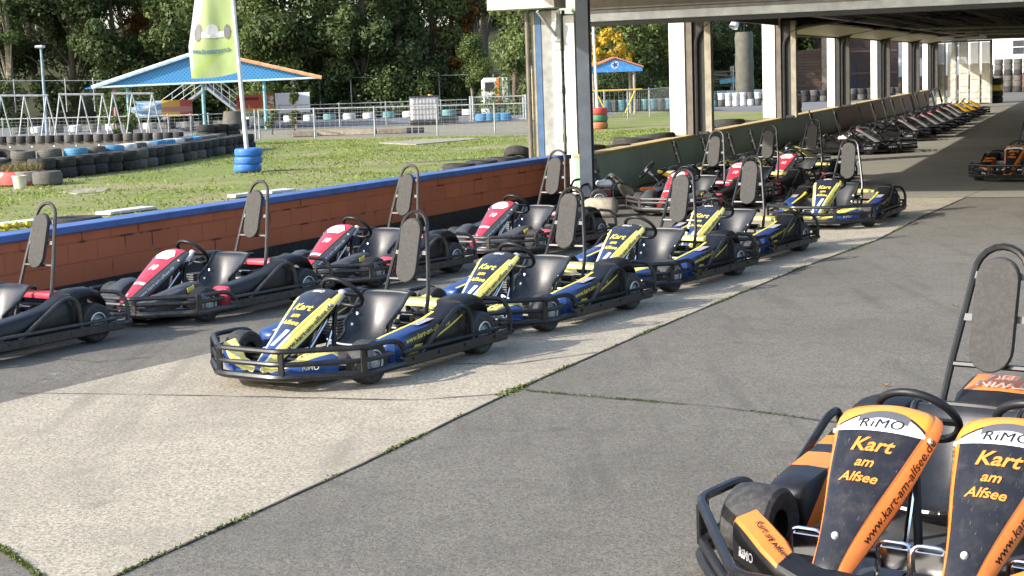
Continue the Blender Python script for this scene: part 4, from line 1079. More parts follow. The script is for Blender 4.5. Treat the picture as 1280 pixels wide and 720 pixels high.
# planter, bucket, slab
p = gp(28, 231); pl = thing('planter', 'red and grey tyre planter with dry brown grass', 'planter', p)
mb = MB(); mb.lathe([(.0, .32), (.46, .32), (.52, .30), (.56, .2), (.55, .03), (.5, 0)], (0, 0, 0), (0, 0, 1), 26)
t = NT('planter_paint'); n = t.noise(2.4, 2, t.coord()); t.base(t.mix(t.gt(n, .56), (.36, .06, .05), (.3, .27, .24))); t.set(.7); mb.build('tub', t.m, pl)
mb = MB()
for i in range(900):
    a_ = random.random()*6.28; r_ = .45*random.random()**.5; q = Vector((r_*math.cos(a_), r_*math.sin(a_), .31)); d = Vector((random.gauss(0, .008), random.gauss(0, .008), 0)); tp = q+Vector((random.gauss(0, .09), random.gauss(0, .09), random.uniform(.08, .24))); mb.add([q-d, q+d, tp], [(0, 1, 2)])
mb.build('dry_grass', leaf_mat('dry_grass', (.22, .19, .08), .4, .2), pl, 0)
p = gp(60, 231); pl2 = thing('planter', 'low grey tyre planter half hidden behind the white bucket', 'planter', p); mb = MB(); mb.lathe([(0, .3), (.3, .3), (.33, .25), (.33, .04), (.3, 0)], (0, 0, 0), (0, 0, 1), 22); mb.build('tub', TYG, pl2)
p = gp(34.5, 233.5)-Vector((0, .55, 0)); bk = thing('bucket', 'cream white plastic bucket beside the tyre planter', 'bucket', p); mb = MB(); mb.lathe([(0, 0), (.125, 0), (.15, .26), (.158, .262), (.158, .285), (.145, .285), (.12, .02), (0, .02)], (0, 0, 0), (0, 0, 1), 22); mb.build('pail', pm('bucket_white', (.62, .57, .45), .5), bk)
mb = MB(); mb.tube([(.15*math.cos(a_), .15*math.sin(a_)-.02*math.sin(a_), .27-.10*math.sin(a_)) for a_ in [math.pi*k/10 for k in range(11)]], .006, 6); mb.build('handle', STEEL, bk)
tyre(gp(3, 209)+Vector((0, 0, .15)), TYD, 'black tyre lying tilted beside the dry planter', None, tilt=(.5, .2, 0))
def slab(name, lab, pts, h, m_):
    mb = MB(); n = len(pts); q = [gp(*p) for p in pts]; mb.add([(a_.x, a_.y, -.02) for a_ in q]+[(a_.x, a_.y, h) for a_ in q], [tuple(range(n, 2*n))]+[(i, (i+1) % n, n+(i+1) % n, n+i) for i in range(n)]); return tag(fixn(mb.build(name, m_, smooth=0)), lab, 'slab')
SLABM = pm('slab_concrete', (.28, .25, .18), .9, var=.2, scale=3, bump=.3)
slab('concrete_slab', 'flat pale concrete slab sunk in the lawn near the tyre wall', [(72, 240), (100, 235.5), (138, 235), (128, 240), (96, 242.5)], .006, SLABM)
slab('concrete_slab', 'long pale concrete slab across the lawn before the fence', [(474, 179), (520, 175), (588, 172.5), (600, 174), (548, 178.5), (520, 181)], .02, SLABM)
# things lying behind the low walls
def behind(px, py, dz=0, n=0): q = gp(px, py, dz); return q
tag_n = 0
for i, (px, py, rr) in enumerate([(574, 205, .36), (602, 201, .36), (628, 197, .36)]):
    tyre(gp(px, py+1, .25)*1.0+Vector((0, 0, -.25)), TYD, ['flat black tyre behind the blue wall cap, nearest the camera', 'flat black tyre behind the blue wall cap, middle of three', 'flat black tyre behind the blue wall cap, farthest of three'][i], 'tyres behind the blue cap', r=rr, h=.28, tilt=(0, .0, i))
tyre(gp(647, 193, .30)+Vector((0, 0, -.12)), TYD, 'black tyre leaning up behind the end of the blue wall', None, r=.33, h=.22, tilt=(-.5, .1, 0))
for i in range(15):
    q = G(.6+i*1.05, -.62-.1*math.sin(i*2.2)); tyre(q+Vector((0, 0, .50+.06*math.sin(i*1.7))), TYD, 'black tyre lying along the outside of the green wall', 'tyres outside the green wall', r=.42, h=.26, tilt=(.08*math.sin(i*3), .10*math.sin(i), i))
    for k in range(2): tyre(q+Vector((0, 0, .25*k)), TYD, 'black tyre lying along the outside of the green wall', 'tyres outside the green wall', r=.42, h=.25)
BRD = pm('white_board', (.6, .62, .62), .5, dust=.2)
def wall_item(name, lab, cat, pa, pb_, z, w, h, m_):
    a_, b_ = gp(*pa, z), gp(*pb_, z); d = b_-a_; mb = MB(); mb.box((0, 0, 0), (d.length, w, h), bev=.01); o = mb.build(name, m_); o.location = (a_+b_)/2+Vector((0, 0, -h/2)); o.rotation_euler = (0, 0, math.atan2(d.y, d.x)); return tag(o, lab, cat)
wall_item('board', 'white board lying behind the blue wall left of the second hoop', 'board', (128, 265), (186, 257.5), .055, .35, .05, BRD)
wall_item('board', 'short white board end behind the blue cap by the second hoop', 'board', (289, 243.5), (312, 240.5), .065, .2, .06, BRD)
wall_item('board', 'white board behind the blue cap right of the second hoop', 'board', (331, 239), (362, 235.5), .055, .35, .05, BRD)
wall_item('board', 'pale greenish board behind the blue wall at the picture edge', 'board', (-6, 280), (52, 273), .065, .4, .06, pm('pale_board', (.45, .5, .45), .6, dust=.3))
tyre(gp(92, 271, .26)+Vector((0, 0, -.26)), TYD, 'black tyre edge just showing over the blue cap', None, r=.42, h=.26)
a_, b_ = gp(-10, 285, .06), gp(47, 279, .06); mb = MB()
pts = [a_.lerp(b_, k/20)+Vector((0, .02*math.sin(k*1.9), .012*math.sin(k*2.7))) for k in range(21)]; mb.tube(pts, [.045+.02*math.sin(k*1.3) for k in range(21)], 8); o = mb.build('ratchet_strap', pm('strap_yellow', (.62, .48, .05), .6, var=.3, scale=30, bump=.4)); tag(o, 'crumpled yellow strap on the ground just behind the blue wall cap', 'strap')

# ------------------------------------------------------------------ fences
FEN = pm('fence_steel', (.30, .32, .33), .5, .3, dust=.1)
def fence(label, pts, posts, h, mesh=True, rails=(1.0,), r=.025, wz=8):
    root = thing('mesh_fence', label, 'fence', pts[0])
    o = pts[0]
    for p in posts:
        mb = MB(); q = p-o; mb.tube([q, q+Vector((0, 0, h*1.05))], r*1.3, 8); mb.build('fence_post', FEN, root)
    mb = MB()
    for a_, b_ in zip(pts, pts[1:]):
        A, B = a_-o, b_-o
        for k in rails: mb.tube([A+Vector((0, 0, h*k)), B+Vector((0, 0, h*k))], r*.7, 6)
    mb.build('top_rail', FEN, root)
    if mesh:
        mb = MB()
        for a_, b_ in zip(pts, pts[1:]):
            A, B = a_-o, b_-o; L = (B-A).length
            for k in range(wz): z = .08+(h-.1)*k/(wz-1); mb.tube([A+Vector((0, 0, z)), B+Vector((0, 0, z))], .006, 3, caps=False)
            n = int(L/.25)
            for k in range(n): q = A.lerp(B, k/n); mb.tube([q+Vector((0, 0, .05)), q+Vector((0, 0, h))], .0028, 3, caps=False)
        mb.build('wire_mesh', FEN, root, 0)
    return root
L1 = [gp(325, 172.5), gp(470, 170.5), gp(660, 167)]
fence('galvanised wire fence along the near edge of the lawn', L1, [gp(x, 174-(x-320)*.02) for x in (320, 325, 394, 469, 547, 619)], 1.08)
fence('galvanised wire fence behind the curved tyre wall', [gp(-20, 179), gp(150, 177), gp(250, 176), gp(330, 172)], [gp(x, y) for x, y in ((5, 178), (37, 178), (64, 178), (125, 177), (188, 177), (212, 176), (240, 176), (262, 175))], 1.0)
fence('wire fence along the far side of the path with the water tank', [gp(330, 160), gp(425, 158), gp(585, 153)], [gp(x, y) for x, y in ((313, 160), (350, 160), (425, 158), (483, 156), (552, 154.5))], 1.05)
fence('steel gate frame beside the cream cabinet', [gp(589, 152), gp(657, 150)], [gp(x, y) for x, y in ((589, 152), (592, 152), (655, 150), (658, 150))], 1.12, mesh=True, rails=(1.0, .05), r=.045)
fence('fence running towards the far barrier beyond the white posts', [gp(735, 152), gp(785, 149), gp(812, 146), gp(840, 141)], [gp(x, y) for x, y in ((756, 151), (785, 149), (812, 146), (838, 142))], 1.25)
fence('tall thin fence at the foot of the trees', [dp(0, 141, 99), dp(330, 140, 99), dp(640, 132, 99)], [dp(x, 141-(x*.015), 99) for x in (20, 84, 119, 150, 401, 440, 476, 512, 550, 590)], 1.95, mesh=False, r=.03)
# white kerb blocks and tyres along the race track
for i in range(30):
    px = 300+i*12.4
    if i % 2 == 0: continue
    q = dp(px, 141.5-.035*(px-300)*.6, 88); mb = MB() if i == 1 else mb
    tyre(Vector((q.x, 88, 0)), TYW if i % 3 else TYT, 'white or pale painted tyre along the far edge of the race track', 'painted tyres along the race track', r=.36, h=.34)
for i in range(14):
    q = dp(8+i*24, 152, 80); tyre(Vector((q.x, 82, 0)), TYW if i % 2 else TYG, 'painted tyre along the race track behind the trestles', 'painted tyres behind the trestles', r=.36, h=.34)
# A-frame trestles
TRE = pm('trestle_grey', (.33, .35, .37), .5, .3)
def trestle(label, xs, ytop, Y=60):
    base = dp(xs[0], 160, Y); base.z = 0; root = thing('trestle', label, 'trestle', base); tops = []
    for x in xs:
        q = dp(x, ytop, Y); zt = q.z; T_ = Vector((q.x, Y, zt))-base; tops.append(T_)
        for s_ in (-1, 1):
            mb = MB(); mb.tube([T_, Vector((T_.x+s_*.36, T_.y+s_*.06, 0))], .030, 6); mb.build('leg', TRE, root)
    mb = MB(); mb.tube([tops[0]+Vector((-.05, 0, 0)), tops[-1]+Vector((.05, 0, 0))], .04, 6); mb.build('top_rail', TRE, root)
    return root
trestle('grey steel trestle of three A-frames at the picture edge', (1, 30, 58), 119.5)
trestle('grey steel trestle of A-frames in the middle of the row', (74.5, 101.5, 128), 118)
trestle('grey steel trestle of A-frames under the blue roof edge', (141, 165, 190), 117, 58)
# lamp post, teal post
def lamp(label, px, ytop, Y, m_):
    q = dp(px, ytop, Y); b_ = Vector((q.x, Y, 0)); root = thing('street_lamp', label, 'street lamp', b_); mb = MB(); mb.tube([(0, 0, 0), (-.02*Y*.0, 0, q.z)], [.075, .05], 10); mb.build('pole', m_, root)
    mb = MB(); mb.box((.0, -.12, q.z+.02), (.34, .5, .12), bev=.03); mb.build('lamp_head', GREYL, root); return root
lamp('tall blue-grey lamp post before the dark trees', 51, 59, 72, pm('blue_grey_post', (.22, .30, .36), .5))
# big blue roof
RB = NT('blue_roof'); uvn = RB.xyz('Object'); w_ = RB.node('ShaderNodeTexWave'); w_.wave_type = 'BANDS'; w_.inputs['Scale'].default_value = 3.2; RB.l.new(RB.coord(), w_.inputs['Vector']); cc = RB.mix(w_.outputs[0], (.012, .14, .42), (.03, .24, .58)); RB.base(cc); RB.set(.5)
tr = RB.node('ShaderNodeBsdfTranslucent'); RB.l.new(cc, tr.inputs[0]); mx = RB.node('ShaderNodeMixShader'); mx.inputs[0].default_value = .45; RB.l.new(RB.b.outputs[0], mx.inputs[1]); RB.l.new(tr.outputs[0], mx.inputs[2]); RB.l.new(mx.outputs[0], RB.n['Material Output'].inputs[0])
CY = 74
TEAL = pm('teal_post', (.16, .36, .38), .5, dust=.2); PINK = pm('faded_pink_post', (.4, .16, .2), .6); TRIMW = pm('white_blue_trim', (.55, .68, .75), .5); TRIMO = pm('orange_trim', (.65, .33, .16), .5)
A = dp(115, 109.5, CY); B = dp(402, 97, CY); ap = dp(252, 63.5, CY); base = Vector((ap.x, CY, 0))
cano = thing('canopy', 'large blue roofed open canopy with teal posts behind the flag', 'canopy', base)
A = A-base; B = B-base; apx = ap-base; ze = (A.z+B.z)/2; bk = Vector((-2.65, 9, 0))
mb = MB()
for q in ((A, apx), (apx, B)):
    p4 = [q[0], q[1], q[1]+bk, q[0]+bk]; mb.add(p4+[v+Vector((0, 0, -.05)) for v in p4], [(0, 1, 2, 3), (7, 6, 5, 4), (0, 4, 5, 1), (3, 2, 6, 7), (0, 3, 7, 4), (1, 5, 6, 2)])
mb.build('roof', RB.m, cano, 0)
GL = NT('blue_lattice'); P = GL.xyz('Object'); d1 = GL.math('FRACT', GL.math('MULTIPLY', GL.math('ADD', P[0], P[2]), 5.5)); d2 = GL.math('FRACT', GL.math('MULTIPLY', GL.math('SUBTRACT', P[0], P[2]), 5.5))
mk = GL.math('MAXIMUM', GL.math('LESS_THAN', d1, .3), GL.math('LESS_THAN', d2, .3)); GL.base(GL.mix(mk, (.02, .14, .32), (.05, .25, .50))); GL.set(.6)
mb = MB(); o_ = Vector((0, .15, 0)); t3 = [A+o_, B+o_, apx+o_]; mb.add(t3+[v+Vector((0, .06, 0)) for v in t3], [(0, 1, 2), (5, 4, 3)]); mb.build('gable', GL.m, cano, 0)
mb = MB(); mb.tube([A, apx], .10, 6); mb.tube([A, B], .045, 6); mb.build('roof_trim', TRIMW, cano)
mb = MB(); mb.tube([B, apx], .09, 6); mb.build('roof_trim', TRIMO, cano)
for px, m_ in ((160, TEAL), (254, TEAL), (331, TEAL), (368, PINK), (143, PINK)):
    q = dp(px, 120, CY+.4)-base; mb = MB(); mb.tube([(q.x, q.y, 0), (q.x, q.y, ze+.05)], .085 if m_ == TEAL else .06, 8); mb.build('post', m_, cano)
# climbing plants on two posts
def bush(name, label, px, py, w, h, m_, n=500, leaf=.10, Y=None, cat='shrub', trunk=True):
    b_ = gp(px, py) if Y is None else Vector((dp(px, py, Y).x, Y, 0)); root = thing(name, label, cat, b_); mb = MB(); vs = []; fs = []
    cl = [(Vector((random.gauss(0, w*.28), random.gauss(0, w*.28), h*random.random()**.8)), random.uniform(.18, .4)*w) for _ in range(max(4, int(n/60)))]
    for _ in range(n):
        c, r_ = random.choice(cl); d = Vector((random.gauss(0, 1), random.gauss(0, 1), random.gauss(0, 1))).normalized()*r_*random.random()**.4; p_ = c+d; p_.z = max(.03, p_.z)
        a = Vector((random.gauss(0, 1), random.gauss(0, 1), random.gauss(0, .6))).normalized(); b2 = a.orthogonal().normalized(); s_ = leaf*random.uniform(.6, 1.3); o = len(vs); vs += [p_-a*s_, p_+b2*s_*.55, p_+a*s_, p_-b2*s_*.55]; fs.append((o, o+1, o+2, o+3))
    mb.add(vs, fs); mb.build('foliage', m_, root, 0)
    if trunk:
        mb = MB(); mb.tube([(0, 0, 0), (.03, 0, h*.5), (0, .02, h*.8)], [.04, .03, .015], 6); mb.build('stem', BARK, root)
    return root
bush('climbing_plant', 'climbing plant winding up the faded post right of the white banner', 368, 160, .42, 2.3, LEAFM, 700, .09, Y=69, cat='plant')
bush('climbing_plant', 'yellow-green climbing plant at the trestle under the blue roof', 165, 166, .6, 1.5, LEAFL, 500, .09, Y=61, cat='plant')
bush('climbing_plant', 'thin leafy plant at the pinkish post under the blue roof edge', 143, 166, .5, 1.9, LEAFM, 450, .09, Y=61.5, cat='plant')
bush('shrub', 'small shrub beside the blue post of the big canopy', 340, 160, .6, .9, LEAFM, 300, .09, Y=66)
# banners
def banner(label, pa, pb_, Y, kind):
    a_, b_ = dp(*pa, Y), dp(*pb_, Y); root = thing('banner', label, 'banner', ((a_.x+b_.x)/2, Y, 0)); w = b_.x-a_.x; zt, zb = a_.z, b_.z
    t = NT('banner_print_'+kind); uvn = t.xyz('UV'); n = t.noise(5, 3, t.coord('UV'))
    if kind == 'mixed':
        c = t.mix(t.gt(uvn[0], .5), t.mix(t.ramp(n, .42, .6), (.10, .3, .55), (.6, .66, .7)), (.62, .42, .08)); c = t.mix(t.gt(uvn[0], .8), c, (.45, .09, .07))
        c = t.mix(t.math('MULTIPLY', t.math('GREATER_THAN', uvn[0], .5), t.math('LESS_THAN', t.math('ABSOLUTE', t.math('SUBTRACT', uvn[1], .45)), .16)), c, (.42, .22, .2))
    elif kind == 'red':
        c = t.mix(t.gt(uvn[1], .28), (.68, .42, .08), (.55, .11, .06)); c = t.mix(t.math('MULTIPLY', t.math('LESS_THAN', t.math('ABSOLUTE', t.math('SUBTRACT', uvn[1], .78)), .07), t.math('LESS_THAN', uvn[0], .6)), c, (.12, .03, .03)); c = t.mix(t.math('MULTIPLY', t.gt(uvn[0], .72), t.gt(n, .5)), c, (.65, .6, .5))
    else: c = (.74, .74, .74)
    t.base(c); t.set(.6); mb = MB(); vs = [(-w/2, 0, zb), (w/2, 0, zb), (w/2, 0, zt), (-w/2, 0, zt)]; vs += [(x, .03, z) for x, y, z in vs]; mb.add(vs, [(0, 1, 2, 3), (7, 6, 5, 4), (0, 4, 5, 1), (1, 5, 6, 2), (2, 6, 7, 3), (3, 7, 4, 0)])
    U = [(0, 0), (1, 0), (1, 1), (0, 1)]*2; mb.build('cloth', t.m, root, 0, uv=lambda co, i: U[i])
    for s_ in (-1, 1): mb = MB(); mb.tube([(s_*w*.48, .06, 0), (s_*w*.48, .06, zt)], .03, 6); mb.build('stake', FEN, root)
banner('blue, yellow and red advertising banner by the track under the blue roof', (163, 127), (241, 145), 84, 'mixed')
banner('red and orange advertising banner left of the blank white one', (295, 119), (343, 141), 84, 'red')
banner('blank white banner beside the track', (343.5, 116.5), (388, 140), 84, 'white')
# grey footbridge with railings
BR = thing('footbridge', 'grey steel footbridge with sloping ramps behind the canopy posts', 'footbridge', Vector((dp(262, 140, 92).x, 92, 0)))
X0, X1, X2 = (dp(p, 140, 92).x-BR.location.x for p in (205, 262, 300))
mb = MB()
for (xa, za, xb, zb_) in ((X0, .3, X1, 2.0), (X1, 2.0, X2, .5)):
    v = Vector((xb-xa, 0, zb_-za)); mb.box(((xa+xb)/2, 0, (za+zb_)/2), (v.length, 1.2, .14), rot=Matrix.Rotation(-math.atan2(zb_-za, xb-xa), 3, 'Y'))
mb.build('ramp', FEN, BR)
mb = MB()
for (xa, za, xb, zb_) in ((X0, .3, X1, 2.0), (X1, 2.0, X2, .5)):
    for h_ in (.35, .7, 1.05): mb.tube([(xa, -.6, za+h_), (xb, -.6, zb_+h_)], .025, 5)
    for k in range(5): f = k/4; mb.tube([(xa+(xb-xa)*f, -.6, za+(zb_-za)*f), (xa+(xb-xa)*f, -.6, za+(zb_-za)*f+1.05)], .025, 5)
mb.build('railing', FEN, BR)
# water tank on its pallet
q = gp(531, 156); tk = thing('water_tank', 'white plastic water tank in a wire cage on a dark pallet', 'water tank', q, .1)
mb = MB(); mb.box((0, 0, .72), (1.22, 1.0, 1.05), bev=.08); mb.build('tank', pm('tank_plastic', (.55, .53, .53), .5, var=.1, scale=2), tk)
mb = MB()
for k in range(9): x = -.62+1.24*k/8; mb.tube([(x, -.52, .18), (x, -.52, 1.27)], .012, 4); mb.tube([(x, .52, .18), (x, .52, 1.27)], .012, 4)
for k in range(5): z = .25+k*.24; mb.tube([(-.62, -.52, z), (.62, -.52, z), (.62, .52, z), (-.62, .52, z)], .012, 4, closed=True)
mb.build('cage', FEN, tk)
mb = MB(); mb.box((0, 0, 1.28), (1.26, 1.04, .05)); mb.build('lid_plate', DARKS, tk)
mb = MB()
for y in (-.42, 0, .42): mb.box((0, y, .08), (1.25, .14, .16))
mb.box((0, 0, .175), (1.27, 1.06, .03)); mb.build('pallet', DARKS, tk)
mb = MB(); mb.lathe([(0, .06), (.1, .06), (.11, 0)], (.3, 0, 1.305), (0, 0, 1), 12); mb.build('cap', ORG, tk)
q = gp(561, 153); mb = MB(); mb.box((0, 0, .15), (.9, .8, .3), bev=.03); o = mb.build('crate', DARKS); o.location = q; tag(o, 'low dark crate right of the white water tank', 'crate')
# beams lying before the fence
BEAM = pm('grey_beam', (.26, .21, .15), .85, var=.3, scale=5, bump=.3)
def beam(label, pa, pb_, w, h):
    a_, b_ = gp(*pa), gp(*pb_); d = b_-a_; mb = MB(); mb.box((0, 0, h/2), (d.length, w, h), bev=.015); o = mb.build('timber_beam', BEAM); o.location = (a_+b_)/2; o.rotation_euler = (0, 0, math.atan2(d.y, d.x)); tag(o, label, 'beam')
beam('weathered timber beam lying before the fence, left end piece', (366, 171), (392, 170), .4, .22)
beam('long weathered timber beam lying before the fence', (398, 169.5), (470, 167.5), .35, .2)
beam('timber beam ending at the dark blocks before the water tank', (472, 167.5), (510, 166), .35, .2)
q = gp(519, 166); mb = MB()
for k in range(3): mb.box((-.25+.25*k, 0, .1), (.2, .3, .2), bev=.02)
o = mb.build('pallet', DARKS); o.location = q; tag(o, 'small dark pallet end at the tip of the timber beams', 'pallet')
# white trailer, blue bundle, cream cabinet
q = Vector((dp(621, 140, 90).x, 90, 0)); tl = thing('trailer', 'small white trailer with a dark window behind the gate frame', 'trailer', q)
mb = MB(); mb.box((0, 0, 1.25), (1.6, 1.6, 1.5), bev=.15); mb.build('body', pm('trailer_white', (.5, .52, .5), .5, dust=.2), tl)
mb = MB(); mb.box((-.35, -.81, 1.5), (.5, .03, .5), bev=.01); mb.build('window', DARKS, tl); mb = MB(); mb.box((.1, -.84, 1.2), (.16, .06, 1.5)); mb.build('marker_post', ORG, tl)
for s_ in (-1, 1): mb = MB(); mb.lathe([(.1, -.1), (.26, -.1), (.3, -.05), (.3, .05), (.26, .1), (.1, .1)], (s_*.45, -.7, .3), (0, 1, 0), 16); mb.build('wheel', RUB, tl)
for i in range(4):
    q = dp(603+i*9, 143, 75); tyre(Vector((q.x, 75, 0)), TYB, 'blue painted tyre in the row behind the gate frame', 'blue tyres behind the gate frame', r=.34, h=.36)
q = gp(669, 150.5); cb = thing('ticket_cabinet', 'narrow cream cabinet with a tall window left of the hall corner', 'cabinet', q)
CRY = pm('cabinet_cream', (.58, .52, .28), .5, dust=.15); mb = MB(); mb.box((0, 0, 1.2), (.62, .6, 2.4), bev=.02); mb.build('body', CRY, cb); mb = MB(); mb.box((.06, -.305, 1.45), (.24, .03, 1.35)); mb.build('window', DARKS, cb); mb = MB(); mb.box((0, 0, 2.44), (.68, .66, .08), bev=.01); mb.build('roof', CREAM, cb)
# white pole with red, green and orange tyres
q = gp(748, 161)
for k, (m_, nm) in enumerate(((TYO, 'lowest, orange brown'), (TYGN, 'middle, green'), (TYR, 'topmost, red'))): tyre(q+Vector((0, 0, .26*k)), m_, nm+' tyre of the stack round the white pole', 'tyres round the white pole', r=.36, h=.26)
pw = thing('flagpole', 'plain white pole rising from the red, green and orange tyres', 'pole', q); mb = MB(); mb.tube([(0, 0, 0), (-.12, 0, 5.0)], [.055, .045], 10); mb.build('pole', POLEW, pw); mb = MB(); mb.lathe([(0, .05), (.05, .03), (.05, 0)], (-.12, 0, 5.0), (0, 0, 1), 10); mb.build('pole_cap', POLEW, pw)
# kiosk with blue gable and red tiles
KY = 78; a_, b_ = dp(735, 88, KY), dp(803, 87, KY); ap = dp(772, 74, KY+1.5); q = Vector(((a_.x+b_.x)/2, KY+1.5, 0)); kk = thing('kiosk', 'open kiosk with a blue gable and red tiled roof', 'kiosk', q)
hwk = (b_.x-a_.x)/2; ze, zp = a_.z, ap.z+.05
GAB = pm('gable_blue', (.05, .22, .55), .5, dust=.1); TIL = pm('red_tile', (.42, .17, .11), .7, var=.25, scale=8)
mb = MB(); mb.add([(-hwk, -1.5, ze-.12), (hwk, -1.5, ze-.12), (hwk, -1.5, ze+.05), (0, -1.5, zp-.05), (-hwk, -1.5, ze+.05), (-hwk, -1.42, ze-.12), (hwk, -1.42, ze-.12), (hwk, -1.42, ze+.05), (0, -1.42, zp-.05), (-hwk, -1.42, ze+.05)], [(0, 1, 2, 3, 4), (9, 8, 7, 6, 5), (0, 5, 6, 1), (1, 6, 7, 2), (4, 9, 5, 0)]); mb.build('gable', GAB, kk, 0)
mb = MB()
for s_ in (-1, 1):
    vs = [(s_*hwk*1.04, -1.6, ze+.06), (0, -1.6, zp), (0, 1.6, zp), (s_*hwk*1.04, 1.6, ze+.06)]; vs += [(x, y, z+.07) for x, y, z in vs]; mb.add(vs, [(0, 1, 2, 3), (7, 6, 5, 4), (0, 4, 5, 1), (3, 2, 6, 7), (0, 3, 7, 4)])
mb.build('roof', TIL, kk, 0)
mb = MB(); mb.add([(-.9, -1.62, zp-.02), (.1, -1.62, zp+.05), (-.6, 1.6, zp+.05), (-hwk*1.3, -1.2, ze+.25)], [(0, 1, 2, 3)])
for sx in (-1, 1):
    for sy in (-1, 1): mb2 = MB(); mb2.tube([(sx*hwk*.7, sy*1.3, 0), (sx*hwk*.7, sy*1.3, ze)], .07, 8); mb2.build('post', CREAM, kk)
mb2 = MB()
for sx in (-1, 1): mb2.tube([(sx*.95, -1.35, 1.15), (sx*.45, -1.35, .1)], .04, 6)
mb2.tube([(-1.5, -1.35, 1.2), (1.3, -1.35, 1.2)], .035, 6); mb2.build('brace', GYEL, kk)
mb2 = MB(); mb2.lathe([(0, .01), (.19, .01), (.2, 0)], (0, -1.502, (ze+zp)/2-.05), (0, -1, 0), 20); mb2.build('emblem', pm('emblem_white', (.35, .42, .55), .6), kk)
mb2 = MB(); mb2.add([(.16*math.cos(k*.63)*(1 if k % 2 else .45), -1.52, (ze+zp)/2-.05+.16*math.sin(k*.63)*(1 if k % 2 else .45)) for k in range(10)], [tuple(range(10))]); mb2.build('emblem_mark', BLU, kk, 0)
# painted tyres at the end of the lawn
for i, px in enumerate([855+9.2*k for k in range(11)]):
    for k in range(2):
        q = dp(px, 129, 88); tyre(Vector((q.x, 88, .36*k)), (TYT if i < 5 else TYW) if (i+k) % 5 else TYG, ('teal painted tyre' if i < 5 else 'white painted tyre')+' in the two-high row at the end of the lawn', 'teal tyres at the end of the lawn' if i < 5 else 'white tyres at the end of the lawn', r=.21*1.0, h=.36)
for i, px in enumerate([868+11*k for k in range(9)]):
    q = dp(px, 122, 101); tyre(Vector((q.x, 101, .38)), TYW if i > 2 else TYT, 'pale tyre of the raised second row beyond the lawn', 'second row of pale tyres', r=.3, h=.3); tyre(Vector((q.x, 101, .0)), TYG, 'grey tyre under the raised second row beyond the lawn', 'lower tyres of the second row', r=.3, h=.36)
for i, px in enumerate([738+10*k for k in range(11)]):
    q = dp(px, 139, 84); tyre(Vector((q.x, 84.5+i*.1, 0)), TYT if i % 3 else TYG, 'teal grey tyre behind the fence beyond the kiosk', 'tyres behind the kiosk fence', r=.3, h=.6)
# debris on a rack
q = Vector((dp(893, 118, 108).x, 108, 0)); rk = thing('scrap_rack', 'rack of old planks and a turquoise sheet beyond the lawn', 'rack', q)
mb = MB()
for k in range(12): z = .9+.09*k; mb.box((random.uniform(-.4, .4), random.uniform(-.4, .4), z), (random.uniform(2.2, 3.4), .18, .06), rot=Matrix.Rotation(random.uniform(-.12, .12), 3, 'Y'))
mb.build('plank_pile', BEAM, rk)
mb = MB(); mb.box((1.1, -.5, 1.25), (1.6, .05, .3), rot=Matrix.Rotation(-.1, 3, 'Y')); mb.build('turquoise_sheet', pm('turquoise', (.18, .45, .48), .5), rk)
mb = MB()
for x in (-1.3, 1.2):
    for y in (-.5, .5): mb.tube([(x, y, 0), (x, y, 2.2)], .05, 6)
mb.build('rack_frame', STEEL, rk)
# thick wrapped post with a floodlight
q = Vector((dp(931, 118, 96).x, 96, 0)); zt = dp(931, 40, 96).z; wp = thing('wrapped_post', 'thick grey wrapped post carrying a floodlight beside the second white post', 'post', q)
mb = MB(); mb.lathe([(.0, 0), (.56, 0), (.54, .8), (.57, 1.0), (.53, 1.6), (.56, 2.2), (.52, 2.9), (.55, zt-.3), (.50, zt), (0, zt)], (0, 0, 0), (0, 0, 1), 20); mb.build('trunk', pm('wrapped_grey', (.10, .098, .075), .8, var=.3, scale=2), wp)
mb = MB(); mb.lathe([(0, 0), (.18, 0), (.28, .55), (.26, .55), (.0, .3)], (-.45, -.2, zt+.75), (-.35, -.3, -.75), 18); mb.build('floodlight', GREYL, wp); mb = MB(); mb.tube([(0, 0, zt-.1), (0, 0, zt+.5), (-.35, -.15, zt+.7)], .05, 6); mb.build('lamp_arm', DARKS, wp)
# dark timber fence, shed, white building beyond the hall
PLK = NT('dark_planks'); br = PLK.node('ShaderNodeTexBrick'); PLK.l.new(PLK.coord('UV'), br.inputs[0]); br.inputs['Scale'].default_value = 1; br.inputs['Brick Width'].default_value = 3.0; br.inputs['Row Height'].default_value = .2; br.inputs['Mortar Size'].default_value = .012
br.inputs['Color1'].default_value = (.11, .065, .04, 1); br.inputs['Color2'].default_value = (.075, .045, .03, 1); br.inputs['Mortar'].default_value = (.015, .01, .008, 1); PLK.base(br.outputs[0]); PLK.set(.8); PLK = PLK.m
YF = 110
a_, b_ = dp(978, 66, YF), dp(1028, 60, YF); q = Vector((a_.x, YF, 0)); w = b_.x-a_.x; tf = thing('timber_fence', 'tall dark timber plank fence seen between the white posts', 'fence', q)
mb = MB(); vs = [(0, 0, 0), (w, 0, 0), (w, 0, b_.z), (0, 0, a_.z), (0, .1, 0), (w, .1, 0), (w, .1, b_.z), (0, .1, a_.z)]; mb.add(vs, [(0, 1, 2, 3), (7, 6, 5, 4), (0, 4, 5, 1), (1, 5, 6, 2), (2, 6, 7, 3), (3, 7, 4, 0)]); mb.build('planks', PLK, tf, 0, uv=lambda co, i: (co.x, co.z))
mb = MB(); mb.box((w+.1, -.05, 2.0), (.35, .3, 4.0), bev=.02); mb.build('fence_post', BEAM, tf)
a_, b_ = dp(1030, 40, 112), dp(1123, 40, 112); q = Vector((a_.x, 112, 0)); w = b_.x-a_.x; sh = thing('shed', 'dark brown timber shed between the fence and the white building', 'shed', q)
